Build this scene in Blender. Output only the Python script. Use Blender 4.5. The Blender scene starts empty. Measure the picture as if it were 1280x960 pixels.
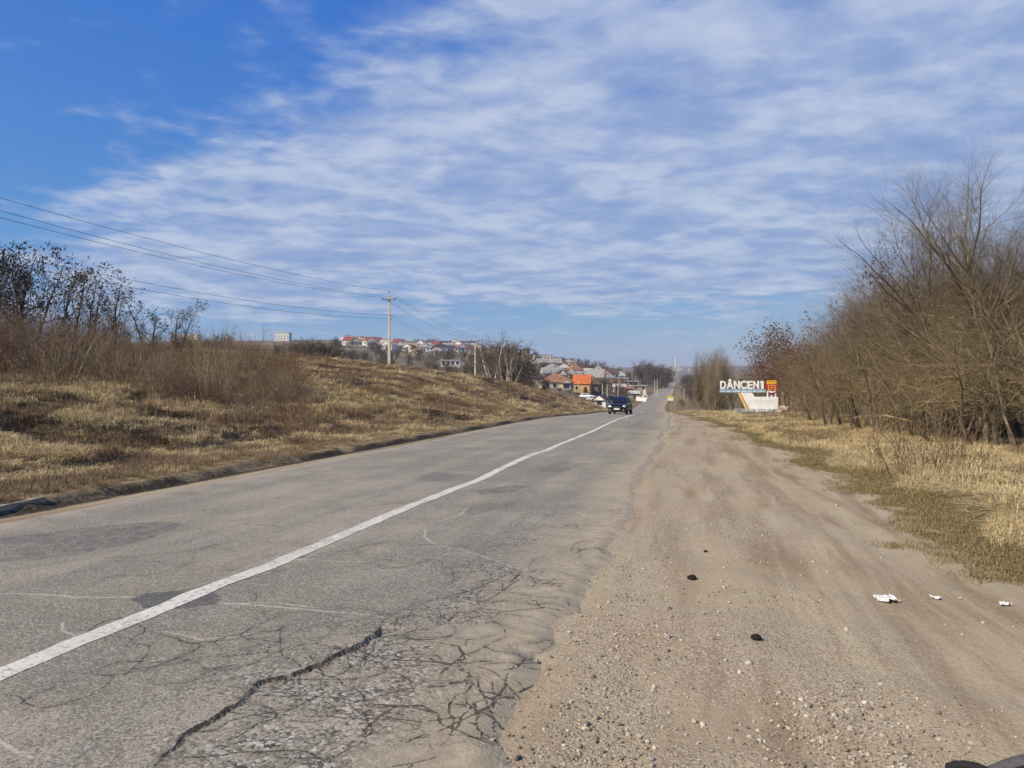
import bpy, bmesh, math, random
import numpy as np
from mathutils import Vector, Matrix, Euler

R = math.radians
SC = bpy.context.scene
COL = SC.collection
rnd = random.Random(7)
nrg = np.random.default_rng(11)

# ------------------------------------------------------------------ camera
YAW = R(12.9)                      # the road runs along +Y, the camera looks a little left of it
CA, SA = math.cos(YAW), math.sin(YAW)
EYE = 1.6
FPX = 960.0                        # focal length in pixels of the 1280 px wide photograph
cam = bpy.data.cameras.new('camera')
cam.sensor_width = 36.0
cam.lens = 36.0 * FPX / 1280.0
cam.clip_start = 0.05
cam.clip_end = 30000
camo = bpy.data.objects.new('camera', cam)
COL.objects.link(camo)
camo.location = (0, 0, EYE)
camo.rotation_euler = (R(90), 0, YAW)
SC.camera = camo

# ------------------------------------------------------------------ light
SUN_EL = R(39)
SUN_REL = R(-122)                  # from the view direction, minus = left
su, sd = math.sin(SUN_REL), math.cos(SUN_REL)
SUNX, SUNY = CA * su - SA * sd, SA * su + CA * sd
sun = bpy.data.lights.new('sun', 'SUN')
sun.energy = 5.0
sun.angle = R(0.53)
sun.color = (1.0, 0.885, 0.69)
suno = bpy.data.objects.new('sun', sun)
COL.objects.link(suno)
suno.rotation_euler = Vector((SUNX * math.cos(SUN_EL), SUNY * math.cos(SUN_EL), math.sin(SUN_EL))).to_track_quat('Z', 'Y').to_euler()

SC.view_settings.view_transform = 'Standard'
SC.view_settings.look = 'None'
SC.view_settings.gamma = 1.0
SC.view_settings.exposure = 0.33
SC.view_settings.use_curve_mapping = False
SC.cycles.max_bounces = 5
SC.cycles.diffuse_bounces = 2
SC.cycles.glossy_bounces = 2
SC.cycles.transmission_bounces = 3
SC.cycles.transparent_max_bounces = 8
SC.cycles.volume_bounces = 0
SC.cycles.sample_clamp_indirect = 6.0
SC.cycles.use_denoising = True


class NT:
    """short-hand for building node trees"""
    def __init__(self, tree):
        self.t = tree
        self.t.nodes.clear()

    def n(self, typ, _attrs=None, **inputs):
        nd = self.t.nodes.new(typ)
        for k, v in (_attrs or {}).items():
            setattr(nd, k, v)
        for k, v in inputs.items():
            key = int(k[1:]) if k[0] == 'i' and k[1:].isdigit() else k.replace('_', ' ')
            sock = nd.inputs[key]
            if isinstance(v, bpy.types.NodeSocket):
                self.t.links.new(v, sock)
            else:
                sock.default_value = v
        return nd

    def math(self, op, a, b=0.0, c=0.0, clamp=False):
        return self.n('ShaderNodeMath', {'operation': op, 'use_clamp': clamp}, i0=a, i1=b, i2=c).outputs[0]

    def vmath(self, op, a, b=(0, 0, 0), scale=None):
        nd = self.n('ShaderNodeVectorMath', {'operation': op}, i0=a, i1=b)
        if scale is not None:
            nd.inputs['Scale'].default_value = scale
        return nd.outputs[0]

    def mix(self, f, a, b, blend='MIX'):
        nd = self.t.nodes.new('ShaderNodeMix')
        nd.data_type = 'RGBA'
        nd.blend_type = blend
        for sock, v in ((nd.inputs[0], f), (nd.inputs[6], a), (nd.inputs[7], b)):
            if isinstance(v, bpy.types.NodeSocket):
                self.t.links.new(v, sock)
            else:
                if sock.type == 'RGBA' and len(v) == 3:
                    v = (*v, 1)
                sock.default_value = v
        return nd.outputs[2]

    def noise(self, vec, scale, detail=4.0, rough=0.55, dist=0.0):
        nd = self.n('ShaderNodeTexNoise', None, Scale=scale, Detail=detail, Roughness=rough, Distortion=dist)
        if vec is not None:
            self.t.links.new(vec, nd.inputs['Vector'])
        return nd.outputs[0]

    def step(self, v, a, b, lo=0.0, hi=1.0):
        return self.n('ShaderNodeMapRange', {'interpolation_type': 'SMOOTHSTEP'}, i0=v, i1=a, i2=b, i3=lo, i4=hi).outputs[0]

    def attr(self, name, out=2):
        return self.n('ShaderNodeAttribute', {'attribute_name': name}).outputs[out]

    def mapping(self, vec, scale=(1, 1, 1), rot=(0, 0, 0)):
        nd = self.n('ShaderNodeMapping', None, Scale=scale, Rotation=rot)
        self.t.links.new(vec, nd.inputs['Vector'])
        return nd.outputs[0]


# ------------------------------------------------------------------ sky
world = bpy.data.worlds.new('World')
SC.world = world
world.use_nodes = True
W_ = NT(world.node_tree)
sky = W_.n('ShaderNodeTexSky', {'sky_type': 'NISHITA'})
sky.sun_disc = False
sky.sun_elevation = SUN_EL
sky.sun_rotation = math.atan2(SUNX, SUNY)
sky.altitude = 100
sky.air_density = 1.0
sky.dust_density = 0.2
sky.ozone_density = 1.2
tc = W_.n('ShaderNodeTexCoord').outputs['Generated']
sep = W_.n('ShaderNodeSeparateXYZ', None, i0=tc)
zz = W_.math('MAXIMUM', sep.outputs[2], 0.0)
zi = W_.math('ADD', zz, 0.10)
pxv = W_.math('DIVIDE', sep.outputs[0], zi)
pyv = W_.math('DIVIDE', sep.outputs[1], zi)
# turn the plane of the cloud deck into the camera's compass so that its bands run as in the photograph
cu = W_.math('ADD', W_.math('MULTIPLY', pxv, CA), W_.math('MULTIPLY', pyv, SA))
cd = W_.math('ADD', W_.math('MULTIPLY', pxv, -SA), W_.math('MULTIPLY', pyv, CA))
cp = W_.n('ShaderNodeCombineXYZ', None, i0=cu, i1=cd, i2=0.0).outputs[0]
big = W_.noise(cp, 0.9, 3, 0.55, 0.3)
edge = W_.math('ADD', W_.math('MULTIPLY', cu, 0.69), W_.math('MULTIPLY', cd, 0.72))
edge = W_.math('ADD', edge, W_.math('MULTIPLY_ADD', big, 1.6, -0.8))
deck = W_.step(edge, 0.55, 1.75)
far = W_.math('ADD', cd, W_.math('MULTIPLY_ADD', big, 3.0, -1.5))
deck_far = W_.step(far, 3.9, 5.6, 1.0, 0.18)
deck = W_.math('MULTIPLY', deck, deck_far)
n1 = W_.noise(W_.mapping(cp, (1.0, 1.30, 1.0), (0, 0, R(10))), 2.0, 5, 0.60, 0.35)
n2 = W_.noise(W_.mapping(cp, (1.0, 1.2, 1.0), (0, 0, R(-24))), 5.6, 4, 0.55, 0.3)
tex = W_.math('ADD', W_.math('MULTIPLY', n1, 0.60), W_.math('MULTIPLY', n2, 0.40))
thr = W_.math('MULTIPLY_ADD', deck, -0.44, 0.565)
opac = W_.step(W_.math('SUBTRACT', tex, thr), -0.04, 0.30)
opac = W_.math('MULTIPLY', opac, 0.86)
shade = W_.step(tex, 0.38, 0.66)
ccol = W_.mix(shade, (2.9, 3.95, 6.5), (5.9, 6.6, 8.0))
above = W_.step(sep.outputs[2], 0.0, 0.03)
opac = W_.math('MULTIPLY', opac, above)
# grade the clear sky towards the deep blue of the photograph, the same everywhere
ss = W_.n('ShaderNodeSeparateColor', None, i0=sky.outputs[0])
hsv = W_.n('ShaderNodeCombineColor', None, i0=W_.math('MULTIPLY', W_.math('POWER', ss.outputs[0], 1.40), 0.25),
           i1=W_.math('MULTIPLY', W_.math('POWER', ss.outputs[1], 0.80), 0.97),
           i2=W_.math('MULTIPLY', W_.math('POWER', ss.outputs[2], 0.20), 4.6)).outputs[0]
skyc = W_.mix(opac, hsv, ccol)
bg = W_.n('ShaderNodeBackground', None, Color=skyc, Strength=0.08)
wo = W_.n('ShaderNodeOutputWorld')
world.node_tree.links.new(bg.outputs[0], wo.inputs[0])


# ------------------------------------------------------------------ numeric noise
def vnoise(x, y, seed=0):
    x = np.asarray(x, float); y = np.asarray(y, float)
    xi = np.floor(x).astype(np.int64); yi = np.floor(y).astype(np.int64)
    fx = x - xi; fy = y - yi
    fx = fx * fx * (3 - 2 * fx); fy = fy * fy * (3 - 2 * fy)

    def h(a, b):
        v = (a * 374761393 + b * 668265263 + seed * 1442695041) & 0xffffffff
        v = ((v ^ (v >> 13)) * 1274126177) & 0xffffffff
        v = v ^ (v >> 16)
        return (v & 0xffff) / 32767.5 - 1.0
    return (h(xi, yi) * (1 - fx) * (1 - fy) + h(xi + 1, yi) * fx * (1 - fy)
            + h(xi, yi + 1) * (1 - fx) * fy + h(xi + 1, yi + 1) * fx * fy)


def fbm(x, y, scale, octv=4, seed=0, gain=0.5):
    a, s, out = 1.0, 1.0 / scale, 0.0
    for k in range(octv):
        out = out + a * vnoise(x * s + 17.3 * k, y * s - 9.1 * k, seed + k)
        a *= gain; s *= 2.03
    return out


def sstep(v, a, b):
    t = np.clip((np.asarray(v, float) - a) / (b - a), 0, 1)
    return t * t * (3 - 2 * t)


# ------------------------------------------------------------------ places
def xy(px, d):
    """ground plan of the point seen in column px at d metres along the view axis"""
    u = (px - 640) / FPX * d
    return CA * u - SA * d, SA * u + CA * d


def zrow(py, d):
    return EYE + (480 - py) * d / FPX


GRADE = 0.0083
ctrl = [(-60., -3.86, 0.5), (0., -3.86, 0.), (45., -3.86, -GRADE * 45)]
for px_, py_, d_ in ((794, 518, 70), (800, 515.6, 85), (806, 514.6, 100), (808, 515, 120), (809, 516.5, 150), (809, 514, 200), (811, 509.5, 240),
                     (816, 504, 270), (821, 499, 300), (827, 493, 350), (832, 487, 450), (836, 482.5, 600), (840, 477.5, 1000)):
    x_, y_ = xy(px_, d_)
    ctrl.append((y_, x_, zrow(py_, d_)))
ctrl += [(1300., -25., -4.), (2500., -40., -10.), (9000., -60., 0.)]
ctrl = np.array(ctrl)
_ly = np.linspace(math.log(20), math.log(9100), 3000)       # log(Y + 80)
_yy = np.exp(_ly) - 80
_k = np.exp(-0.5 * (np.arange(-120, 121) / 17.0) ** 2); _k /= _k.sum()


def _smooth(v):
    p = np.concatenate([np.full(120, v[0]), v, np.full(120, v[-1])])
    return np.convolve(p, _k, 'valid')


_cx = _smooth(np.interp(_yy, ctrl[:, 0], ctrl[:, 1]))
_rz = _smooth(np.interp(_yy, ctrl[:, 0], ctrl[:, 2] + GRADE * ctrl[:, 0])) - GRADE * _yy


def cx(y): return np.interp(y, _yy, _cx)
def rz(y): return np.interp(y, _yy, _rz)


LEFT, RIGHT = -4.14, 3.22
tb_px = np.array([-3000, 0, 430, 560, 640, 690, 740, 800, 840, 900, 1280, 5000.])
tb_d = np.log(np.array([150, 220, 300, 400, 600, 800, 1000, 1400, 2600, 4000, 9000.]))
tb = np.array([
    [470, 468, 466, 474, 488, 497, 506, 511, 512, 511, 506, 506],
    [468, 466, 464, 474, 486, 489, 497, 506, 509, 508, 500, 500],
    [460, 458, 456, 462, 476, 480, 486, 492, 494, 494, 490, 490],
    [450, 449, 446, 450, 462, 468, 476, 483, 488, 488, 485, 485],
    [438, 437, 433, 438, 448, 455, 463, 474, 482.5, 482, 480, 480],
    [430, 430, 427, 433, 441, 447, 457, 468, 480, 479, 477, 477],
    [428, 428, 425, 431, 439, 446, 456, 466, 477.5, 477, 475, 475],
    [440, 440, 440, 444, 452, 460, 468, 477, 485, 485, 485, 485],
    [462, 462, 462, 462, 462, 463, 464, 466, 467, 467, 466, 466],
    [459, 459, 459, 459, 459, 459, 459, 459, 459, 458.5, 458, 458],
    [462, 462, 462, 462, 462, 462, 462, 462, 462, 462, 462, 462]], float)


def zfar(px, d):
    ld = np.clip(np.log(np.maximum(d, 1)), tb_d[0], tb_d[-1])
    pxc = np.clip(px, tb_px[0], tb_px[-1])
    i = np.clip(np.searchsorted(tb_px, pxc) - 1, 0, len(tb_px) - 2)
    j = np.clip(np.searchsorted(tb_d, ld) - 1, 0, len(tb_d) - 2)
    fx = (pxc - tb_px[i]) / (tb_px[i + 1] - tb_px[i]); fx = fx * fx * (3 - 2 * fx)
    fy = (ld - tb_d[j]) / (tb_d[j + 1] - tb_d[j])
    v = (tb[j, i] * (1 - fx) + tb[j, i + 1] * fx) * (1 - fy) + (tb[j + 1, i] * (1 - fx) + tb[j + 1, i + 1] * fx) * fy
    wob = fbm(px / 26.0, np.log(np.maximum(d, 1)) * 6, 1.0, 3, 401) * (0.9 + 1.6 * sstep(d, 1500, 3000))
    return EYE + (480 - v + wob) * d / FPX


P1t = [0, .55, .72, 1.9, 2.6, 3.6, 5, 6, 9, 12, 20, 34, 60, 120, 400]
P1h = [0, -.03, .11, .15, .02, .03, .13, .22, .55, 1.05, 2.1, 3.5, 4.8, 6.5, 9]
P2t = [0, .55, .72, 1.9, 2.8, 5, 9, 15, 28, 60, 150, 400]
P2h = [0, -.03, .11, .16, .12, .75, 2.0, 3.6, 5.6, 6.8, 8, 9]


def redge(y):
    """s of the border between the dirt shoulder and the grass on the right"""
    return np.interp(y, [0, 13, 28, 45, 60, 100, 140, 9000], [7.1, 6.9, 5.9, 4.7, 4.3, 4.2, 4.0, 4.0]) \
        + 0.34 * fbm(np.asarray(y, float), np.zeros_like(np.asarray(y, float)), 2.6, 4, 91, .55)


def H(x, y, fine=True):
    x = np.asarray(x, float); y = np.asarray(y, float)
    s = x - cx(y); z0 = rz(y)
    d = -SA * x + CA * y; u = CA * x + SA * y
    dd = np.maximum(d, 1.0)
    px = 640 + FPX * u / dd
    t = np.maximum(LEFT - s, 0)
    w12 = sstep(y, 25, 75)
    tj = t + (0.18 * fbm(x, y, 1.1, 3, 5) * sstep(t, 0.1, .5) if fine else 0)
    hl = np.interp(tj, P1t, P1h) * (1 - w12) + np.interp(tj, P2t, P2h) * w12
    tr = np.maximum(s - RIGHT, 0)
    hr = np.interp(tr, [0, .25, 1.2, 3.7, 4.6, 8, 20, 80], [-.018, -.02, -.02, -.01, .05, .22, .2, .0])
    z = z0 + np.where(s < 0, hl, hr)
    if fine:
        rough = sstep(t, 1.5, 4.5)
        lump = fbm(x, y, 2.6, 4, 21)
        z = z + rough * (0.10 * lump + 0.22 * sstep(lump, 0.12, 0.32) * sstep(t, 2, 3.5) * (1 - sstep(t, 12, 20)))
        z = z + rough * 0.35 * fbm(x, y, 11.0, 2, 31) * sstep(t, 5, 14)
        z = z + sstep(tr, .1, .6) * (0.016 * fbm(x, y, .8, 3, 41) + 0.012 * fbm(x * 2.5, y * .35, 1.0, 2, 43))
        z = z + sstep(tr, 4.0, 5.0) * 0.05 * fbm(x, y, .9, 3, 47)
    wf = sstep(d, 165, 240) * sstep(np.abs(s), 5 + .01 * dd, 26 + .06 * dd)
    wf = np.maximum(wf, sstep(d, 1060, 1350))
    z = z * (1 - wf) + zfar(px, dd) * wf
    return z


def Hs(x, y): return float(H(np.array([x]), np.array([y]))[0])


def on_ground(px, d, dz=0.0):
    x, y = xy(px, d)
    return Vector((x, y, Hs(x, y) + dz))


def gp(px, py):
    """point of the nearly flat roadside seen at a pixel (near field only)"""
    u = (px - 640) / FPX; v = -(py - 480) / FPX
    k = GRADE * (SA * u + CA)
    t = EYE / (-v - k)
    return CA * u * t - SA * t, SA * u * t + CA * t


# ------------------------------------------------------------------ object helpers
def tag(o, label=None, cat=None, group=None, kind=None):
    if label: o['label'] = label
    if cat: o['category'] = cat
    if group: o['group'] = group
    if kind: o['kind'] = kind
    return o


def link(name, me, parent=None, mats=()):
    o = bpy.data.objects.new(name, me)
    COL.objects.link(o)
    if parent: o.parent = parent
    for m in mats:
        me.materials.append(m)
    return o


def empty(name, loc=(0, 0, 0), rz_=0.0, scale=1.0):
    o = bpy.data.objects.new(name, None)
    COL.objects.link(o)
    o.location = loc
    o.rotation_euler = (0, 0, rz_)
    o.scale = (scale,) * 3
    o.empty_display_size = 0.2
    return o


def copy_tree(o, parent=None):
    c = o.copy()
    COL.objects.link(c)
    c.parent = parent
    for ch in o.children:
        copy_tree(ch, c)
    return c


def np_mesh(name, V, F, smooth=False, mats=None):
    """V (n,3), F (m,3|4) or list of such arrays"""
    me = bpy.data.meshes.new(name)
    Fs = F if isinstance(F, list) else [F]
    Fs = [f for f in Fs if len(f)]
    V = np.asarray(V, np.float32)
    me.vertices.add(len(V)); me.vertices.foreach_set('co', V.ravel())
    nl = sum(f.size for f in Fs); nf = sum(len(f) for f in Fs)
    me.loops.add(nl); me.polygons.add(nf)
    me.loops.foreach_set('vertex_index', np.concatenate([f.ravel() for f in Fs]).astype(np.int32))
    tot = np.concatenate([np.full(len(f), f.shape[1]) for f in Fs])
    st = np.concatenate([[0], np.cumsum(tot)[:-1]])
    me.polygons.foreach_set('loop_start', st.astype(np.int32))
    if mats is not None:
        me.polygons.foreach_set('material_index', np.asarray(mats, np.int32))
    if smooth:
        me.polygons.foreach_set('use_smooth', np.ones(nf, bool))
    me.update(calc_edges=True)
    return me


def fattr(me, name, arr):
    a = me.attributes.new(name, 'FLOAT', 'POINT')
    a.data.foreach_set('value', np.asarray(arr, np.float32))


class MB:
    """collects simple solids, then links them as one mesh"""
    def __init__(self):
        self.V = []; self.F = []

    def add(self, V, F):
        b = len(self.V)
        self.V += [tuple(v) for v in V]
        self.F += [tuple(i + b for i in f) for f in F]
        return self

    def box(self, x0, x1, y0, y1, z0, z1):
        V = [(x, y, z) for z in (z0, z1) for y in (y0, y1) for x in (x0, x1)]
        return self.add(V, [(0, 2, 3, 1), (4, 5, 7, 6), (0, 1, 5, 4), (2, 6, 7, 3), (0, 4, 6, 2), (1, 3, 7, 5)])

    def prism(self, poly, y0, y1):
        """polygon in x,z (counter-clockwise seen from -y) extruded along y"""
        n = len(poly)
        V = [(x, y0, z) for x, z in poly] + [(x, y1, z) for x, z in poly]
        F = [tuple(range(n)), tuple(range(2 * n - 1, n - 1, -1))]
        F += [(i, i + n, (i + 1) % n + n, (i + 1) % n) for i in range(n)]
        return self.add(V, F)

    def tube(self, pts, radii, n=6, cap=True):
        pts = [Vector(p) for p in pts]
        if not hasattr(radii, '__len__'): radii = [radii] * len(pts)
        V = []; F = []
        for i, p in enumerate(pts):
            t = (pts[min(i + 1, len(pts) - 1)] - pts[max(i - 1, 0)]).normalized()
            a = t.orthogonal().normalized(); b = t.cross(a)
            V += [p + (a * math.cos(q) + b * math.sin(q)) * radii[i] for q in [2 * math.pi * k / n for k in range(n)]]
        for i in range(len(pts) - 1):
            for k in range(n):
                F.append((i * n + k, i * n + (k + 1) % n, (i + 1) * n + (k + 1) % n, (i + 1) * n + k))
        if cap:
            F.append(tuple(range(n - 1, -1, -1)))
            F.append(tuple(range((len(pts) - 1) * n, len(pts) * n)))
        return self.add(V, F)

    def build(self, name, mat, parent=None, smooth=False, bevel=0.0):
        me = bpy.data.meshes.new(name)
        me.from_pydata(self.V, [], self.F)
        bm = bmesh.new(); bm.from_mesh(me)
        bmesh.ops.recalc_face_normals(bm, faces=bm.faces)
        if bevel:
            bmesh.ops.bevel(bm, geom=bm.edges[:], offset=bevel, segments=2, affect='EDGES', profile=0.6)
        bm.to_mesh(me); bm.free()
        if smooth:
            for p in me.polygons: p.use_smooth = True
        me.materials.append(mat)
        return link(name, me, parent)


MATS = {}


def mat(name, col, rough=0.8, var=0.18, scale=3.0, col2=None, metallic=0.0, spec=0.3, bump=0.0, perobj=0.0):
    """general purpose weathered surface: base colour broken up by noise in object space"""
    if name in MATS: return MATS[name]
    m = bpy.data.materials.new(name); m.use_nodes = True
    N = NT(m.node_tree)
    tcn = N.n('ShaderNodeTexCoord').outputs['Object']
    f = N.noise(tcn, scale, 5, 0.6)
    f = N.step(f, 0.3, 0.7)
    c2 = col2 or tuple(c * (1 - 2.2 * var) for c in col)
    c = N.mix(f, c2, tuple(min(1, c * (1 + var)) for c in col))
    if perobj:
        r = N.n('ShaderNodeObjectInfo').outputs['Random']
        c = N.n('ShaderNodeHueSaturation', None, Hue=N.math('MULTIPLY_ADD', r, 0.02, 0.49),
                Value=N.math('MULTIPLY_ADD', r, 2 * perobj, 1 - perobj), Color=c).outputs[0]
    b = N.n('ShaderNodeBsdfPrincipled', None, Roughness=rough, Metallic=metallic)
    b.inputs['Specular IOR Level'].default_value = spec
    N.t.links.new(c, b.inputs['Base Color'])
    if bump:
        bp = N.n('ShaderNodeBump', None, Strength=0.6, Distance=bump, Height=N.noise(tcn, scale * 6, 4, 0.6))
        N.t.links.new(bp.outputs[0], b.inputs['Normal'])
    o = N.n('ShaderNodeOutputMaterial')
    N.t.links.new(b.outputs[0], o.inputs[0])
    MATS[name] = m
    return m


# ------------------------------------------------------------------ ground
def axis_s():
    c = np.arange(-12, 9.001, 0.075)
    out = [c]
    v, st, L = -12.0, 0.075, []
    while v > -9000:
        st *= 1.03 if v > -45 else 1.12
        v -= st; L.append(v)
    out.insert(0, np.array(L[::-1]))
    v, st, L = 9.0, 0.08, []
    while v < 9000:
        st *= 1.10
        v += st; L.append(v)
    out.append(np.array(L))
    s = np.concatenate(out)
    for e in (LEFT, RIGHT):
        s[np.argmin(abs(s - e))] = e
    return s


def axis_y():
    L = list(np.linspace(-60, 0, 25)) + list(np.arange(0.2, 2.2, 0.2))
    v = 2.2
    while v < 9000:
        L.append(v)
        v += min(max(0.03, v * v * .0013), v * .026)
    return np.array(L)


def ground_material():
    m = bpy.data.materials.new('roadside_ground'); m.use_nodes = True
    N = NT(m.node_tree)
    P = N.n('ShaderNodeNewGeometry').outputs['Position']
    dirt, green, dark = N.attr('dirt'), N.attr('green'), N.attr('soil')
    n_a = N.noise(P, 0.35, 5, 0.6)
    n_b = N.noise(P, 2.2, 6, 0.65)
    n_c = N.noise(P, 14, 4, 0.7)
    n_f = N.noise(P, 90, 3, 0.7)
    streak = N.noise(N.mapping(P, (1.6, 0.16, 1), (0, 0, R(-9))), 1.4, 6, 0.62, 0.25)
    streak2 = N.noise(N.mapping(P, (3.2, 0.22, 1), (0, 0, R(-14))), 1.9, 5, 0.6, 0.5)
    # bare trodden earth of the shoulder
    d1 = N.mix(N.step(n_a, 0.35, 0.66), (0.362, 0.300, 0.196), (0.352, 0.268, 0.170))
    d1 = N.mix(N.step(streak, 0.44, 0.66, 0, .85), d1, (0.215, 0.155, 0.090))
    d1 = N.mix(N.step(streak2, 0.52, 0.72, 0, .55), d1, (0.425, 0.360, 0.250))
    d1 = N.mix(N.math('MULTIPLY', N.step(n_b, 0.5, 0.75), .40), d1, (0.20, 0.165, 0.105))
    d1 = N.mix(N.math('MULTIPLY', N.step(n_c, 0.56, 0.72), .55), d1, (0.45, 0.38, 0.285))
    d1 = N.mix(N.math('MULTIPLY', N.step(n_f, 0.54, 0.66), .40), d1, (0.14, 0.11, 0.075))
    grit = N.attr('grit')
    vor = N.n('ShaderNodeTexVoronoi', None, Vector=P, Scale=62.0)
    peb = N.mix(N.n('ShaderNodeSeparateColor', None, i0=vor.outputs['Color']).outputs[0], (0.13, 0.105, 0.075), (0.50, 0.43, 0.33))
    gm = N.math('MULTIPLY', grit, N.step(vor.outputs['Distance'], 0.55, 0.35), clamp=True)
    d1 = N.mix(gm, d1, peb)
    # dry turf
    t1 = N.mix(N.step(n_b, 0.34, 0.66), (0.150, 0.105, 0.056), (0.330, 0.245, 0.130))
    t1 = N.mix(N.step(n_a, 0.40, 0.68, 0, .7), t1, (0.205, 0.148, 0.085))
    t1 = N.mix(N.step(n_c, 0.52, 0.75, 0, .65), t1, (0.085, 0.062, 0.036))
    g1 = N.mix(N.step(n_c, 0.36, 0.64), (0.058, 0.050, 0.022), (0.150, 0.118, 0.058))
    t1 = N.mix(N.math('MULTIPLY', green, N.step(n_b, 0.25, 0.55), clamp=True), t1, g1)
    farc = N.attr('farland')
    f1 = N.mix(N.step(N.noise(P, 0.045, 6, 0.65), 0.38, 0.62), (0.115, 0.090, 0.058), (0.215, 0.175, 0.108))
    f1 = N.mix(N.step(N.noise(P, 0.016, 5, 0.6), 0.5, 0.64, 0, .75), f1, (0.092, 0.080, 0.058))
    t1 = N.mix(farc, t1, f1)
    dm = N.math('ADD', dirt, N.math('MULTIPLY_ADD', n_b, .7, -.35))
    c = N.mix(N.step(dm, 0.38, 0.62), t1, d1)
    sm = N.math('ADD', dark, N.math('MULTIPLY_ADD', n_c, .9, -.5))
    c = N.mix(N.step(sm, 0.40, 0.80, 0, 1), c, N.mix(n_f, (0.018, 0.014, 0.010), (0.075, 0.058, 0.040)))
    hgt = N.math('ADD', N.math('MULTIPLY', n_c, 0.6), N.math('ADD', N.math('MULTIPLY', n_f, 0.35), N.math('MULTIPLY', N.math('MULTIPLY', grit, vor.outputs['Distance']), -0.35)))
    bp = N.n('ShaderNodeBump', None, Strength=0.75, Distance=0.022, Height=hgt)
    b = N.n('ShaderNodeBsdfPrincipled', None, Roughness=0.95, Normal=bp.outputs[0])
    b.inputs['Specular IOR Level'].default_value = 0.12
    N.t.links.new(c, b.inputs['Base Color'])
    o = N.n('ShaderNodeOutputMaterial'); N.t.links.new(b.outputs[0], o.inputs[0])
    return m


def right_edge(y):
    """ragged right border of the asphalt, in s"""
    y = np.asarray(y, float); z = np.zeros_like(y)
    return RIGHT + 0.16 * fbm(y, z, 2.2, 2, 71) + 0.07 * fbm(y, z + 3, .35, 3, 73) - 0.10 * sstep(y, 3, 7) + .25 * np.exp(-((y - 8.6) / 2.2) ** 2)


def left_edge(y):
    y = np.asarray(y, float); z = np.zeros_like(y)
    return LEFT + 0.10 * fbm(y, z + 5, 2.6, 3, 77)


def build_ground():
    s = axis_s(); y = axis_y()
    S, Y = np.meshgrid(s, y)
    X = cx(Y) + S
    Z = H(X, Y)
    under = (S > LEFT + .15) & (S < RIGHT - .45)
    Z = Z - np.where(under, 0.07 + .0008 * np.maximum(Y, 0), 0)
    nr = right_edge(Y); nl = left_edge(Y)
    # close to its borders the earth lies just under the asphalt
    edge_r = (S >= RIGHT - .45) & (S < nr + .05)
    Z = np.where(edge_r, rz(Y) - 0.022 - .0006 * np.maximum(Y, 0), Z)
    edge_l = (S <= LEFT + .15) & (S > nl - .03)
    Z = np.where(edge_l, rz(Y) - 0.03 - .0006 * np.maximum(Y, 0), Z)
    ny, nx = S.shape
    i = np.arange(ny * nx).reshape(ny, nx)
    F = np.stack([i[:-1, :-1], i[:-1, 1:], i[1:, 1:], i[1:, :-1]], -1).reshape(-1, 4)
    me = np_mesh('ground', np.stack([X, Y, Z], -1).reshape(-1, 3), F, True)
    t = LEFT - S
    re = redge(Y)
    lane = np.exp(-((Y - 60) / 7.0) ** 2) * (S > 3) * (S < 16)         # the turning lane in front of the sign
    dirt = np.maximum(sstep(-(S - re), -.35, .35) * (S > 0), 0.9 * lane)
    dirt = np.maximum(dirt, sstep(-t, -.75, -.35) * (S < 0))
    dirt = np.maximum(dirt, .7 * sstep(S, 3, 3.4) * sstep(-S, -6.5, -4) * sstep(Y, 55, 80))
    green = sstep(S - re, -.5, .1) * (1 - sstep(S - re, 1.0, 2.2)) * (S > 0)
    green = np.maximum(green, .25 * (S > re) * (S < 30))
    green = np.maximum(green, .45 * sstep(t, .9, 1.5) * (1 - sstep(t, 2.4, 3.2)))
    lumpn = fbm(X, Y, 2.6, 4, 21)
    soil = np.maximum(0, 1 - np.abs(t - .48) / .46) * .95
    burn = sstep(fbm(X, Y, 3.3, 4, 57), .25, .6) * sstep(t, 3, 5) * (1 - sstep(t, 10, 14)) * (1 - sstep(Y, 14, 30))
    soil = np.maximum(soil, .85 * burn)
    soil = np.maximum(soil, .55 * sstep(lumpn, .10, .18) * (1 - sstep(lumpn, .22, .34)) * sstep(t, 2, 3.5) * (1 - sstep(t, 14, 24)))
    soil = np.maximum(soil, .46 * np.exp(-((S - 3.75 + .06 * (Y - 4)) / .26) ** 2) * (1 - sstep(Y, 6.5, 9)))
    soil = np.maximum(soil, .70 * sstep(S, redge(Y) + 3.5, redge(Y) + 6.0) * (Y < 130) * (S < 60))
    grit = (S > 2.7) * (sstep(-(S - 5.0), -.8, 1.0) * sstep(fbm(X, Y, 1.3, 3, 83), -.45, .35) + .25)
    grit = np.maximum(grit * (S < re), sstep(-np.abs(S - 3.5), -.55, -.1) * .9)
    D = -SA * X + CA * Y
    farl = sstep(D, 150, 230) * sstep(np.abs(S), 8, 14)
    for n, a in (('dirt', dirt), ('green', green), ('soil', soil), ('grit', np.clip(grit, 0, 1)), ('farland', farl)):
        fattr(me, n, a.ravel())
    me.materials.append(ground_material())
    o = link('ground', me)
    tag(o, kind='structure')


build_ground()

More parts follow.
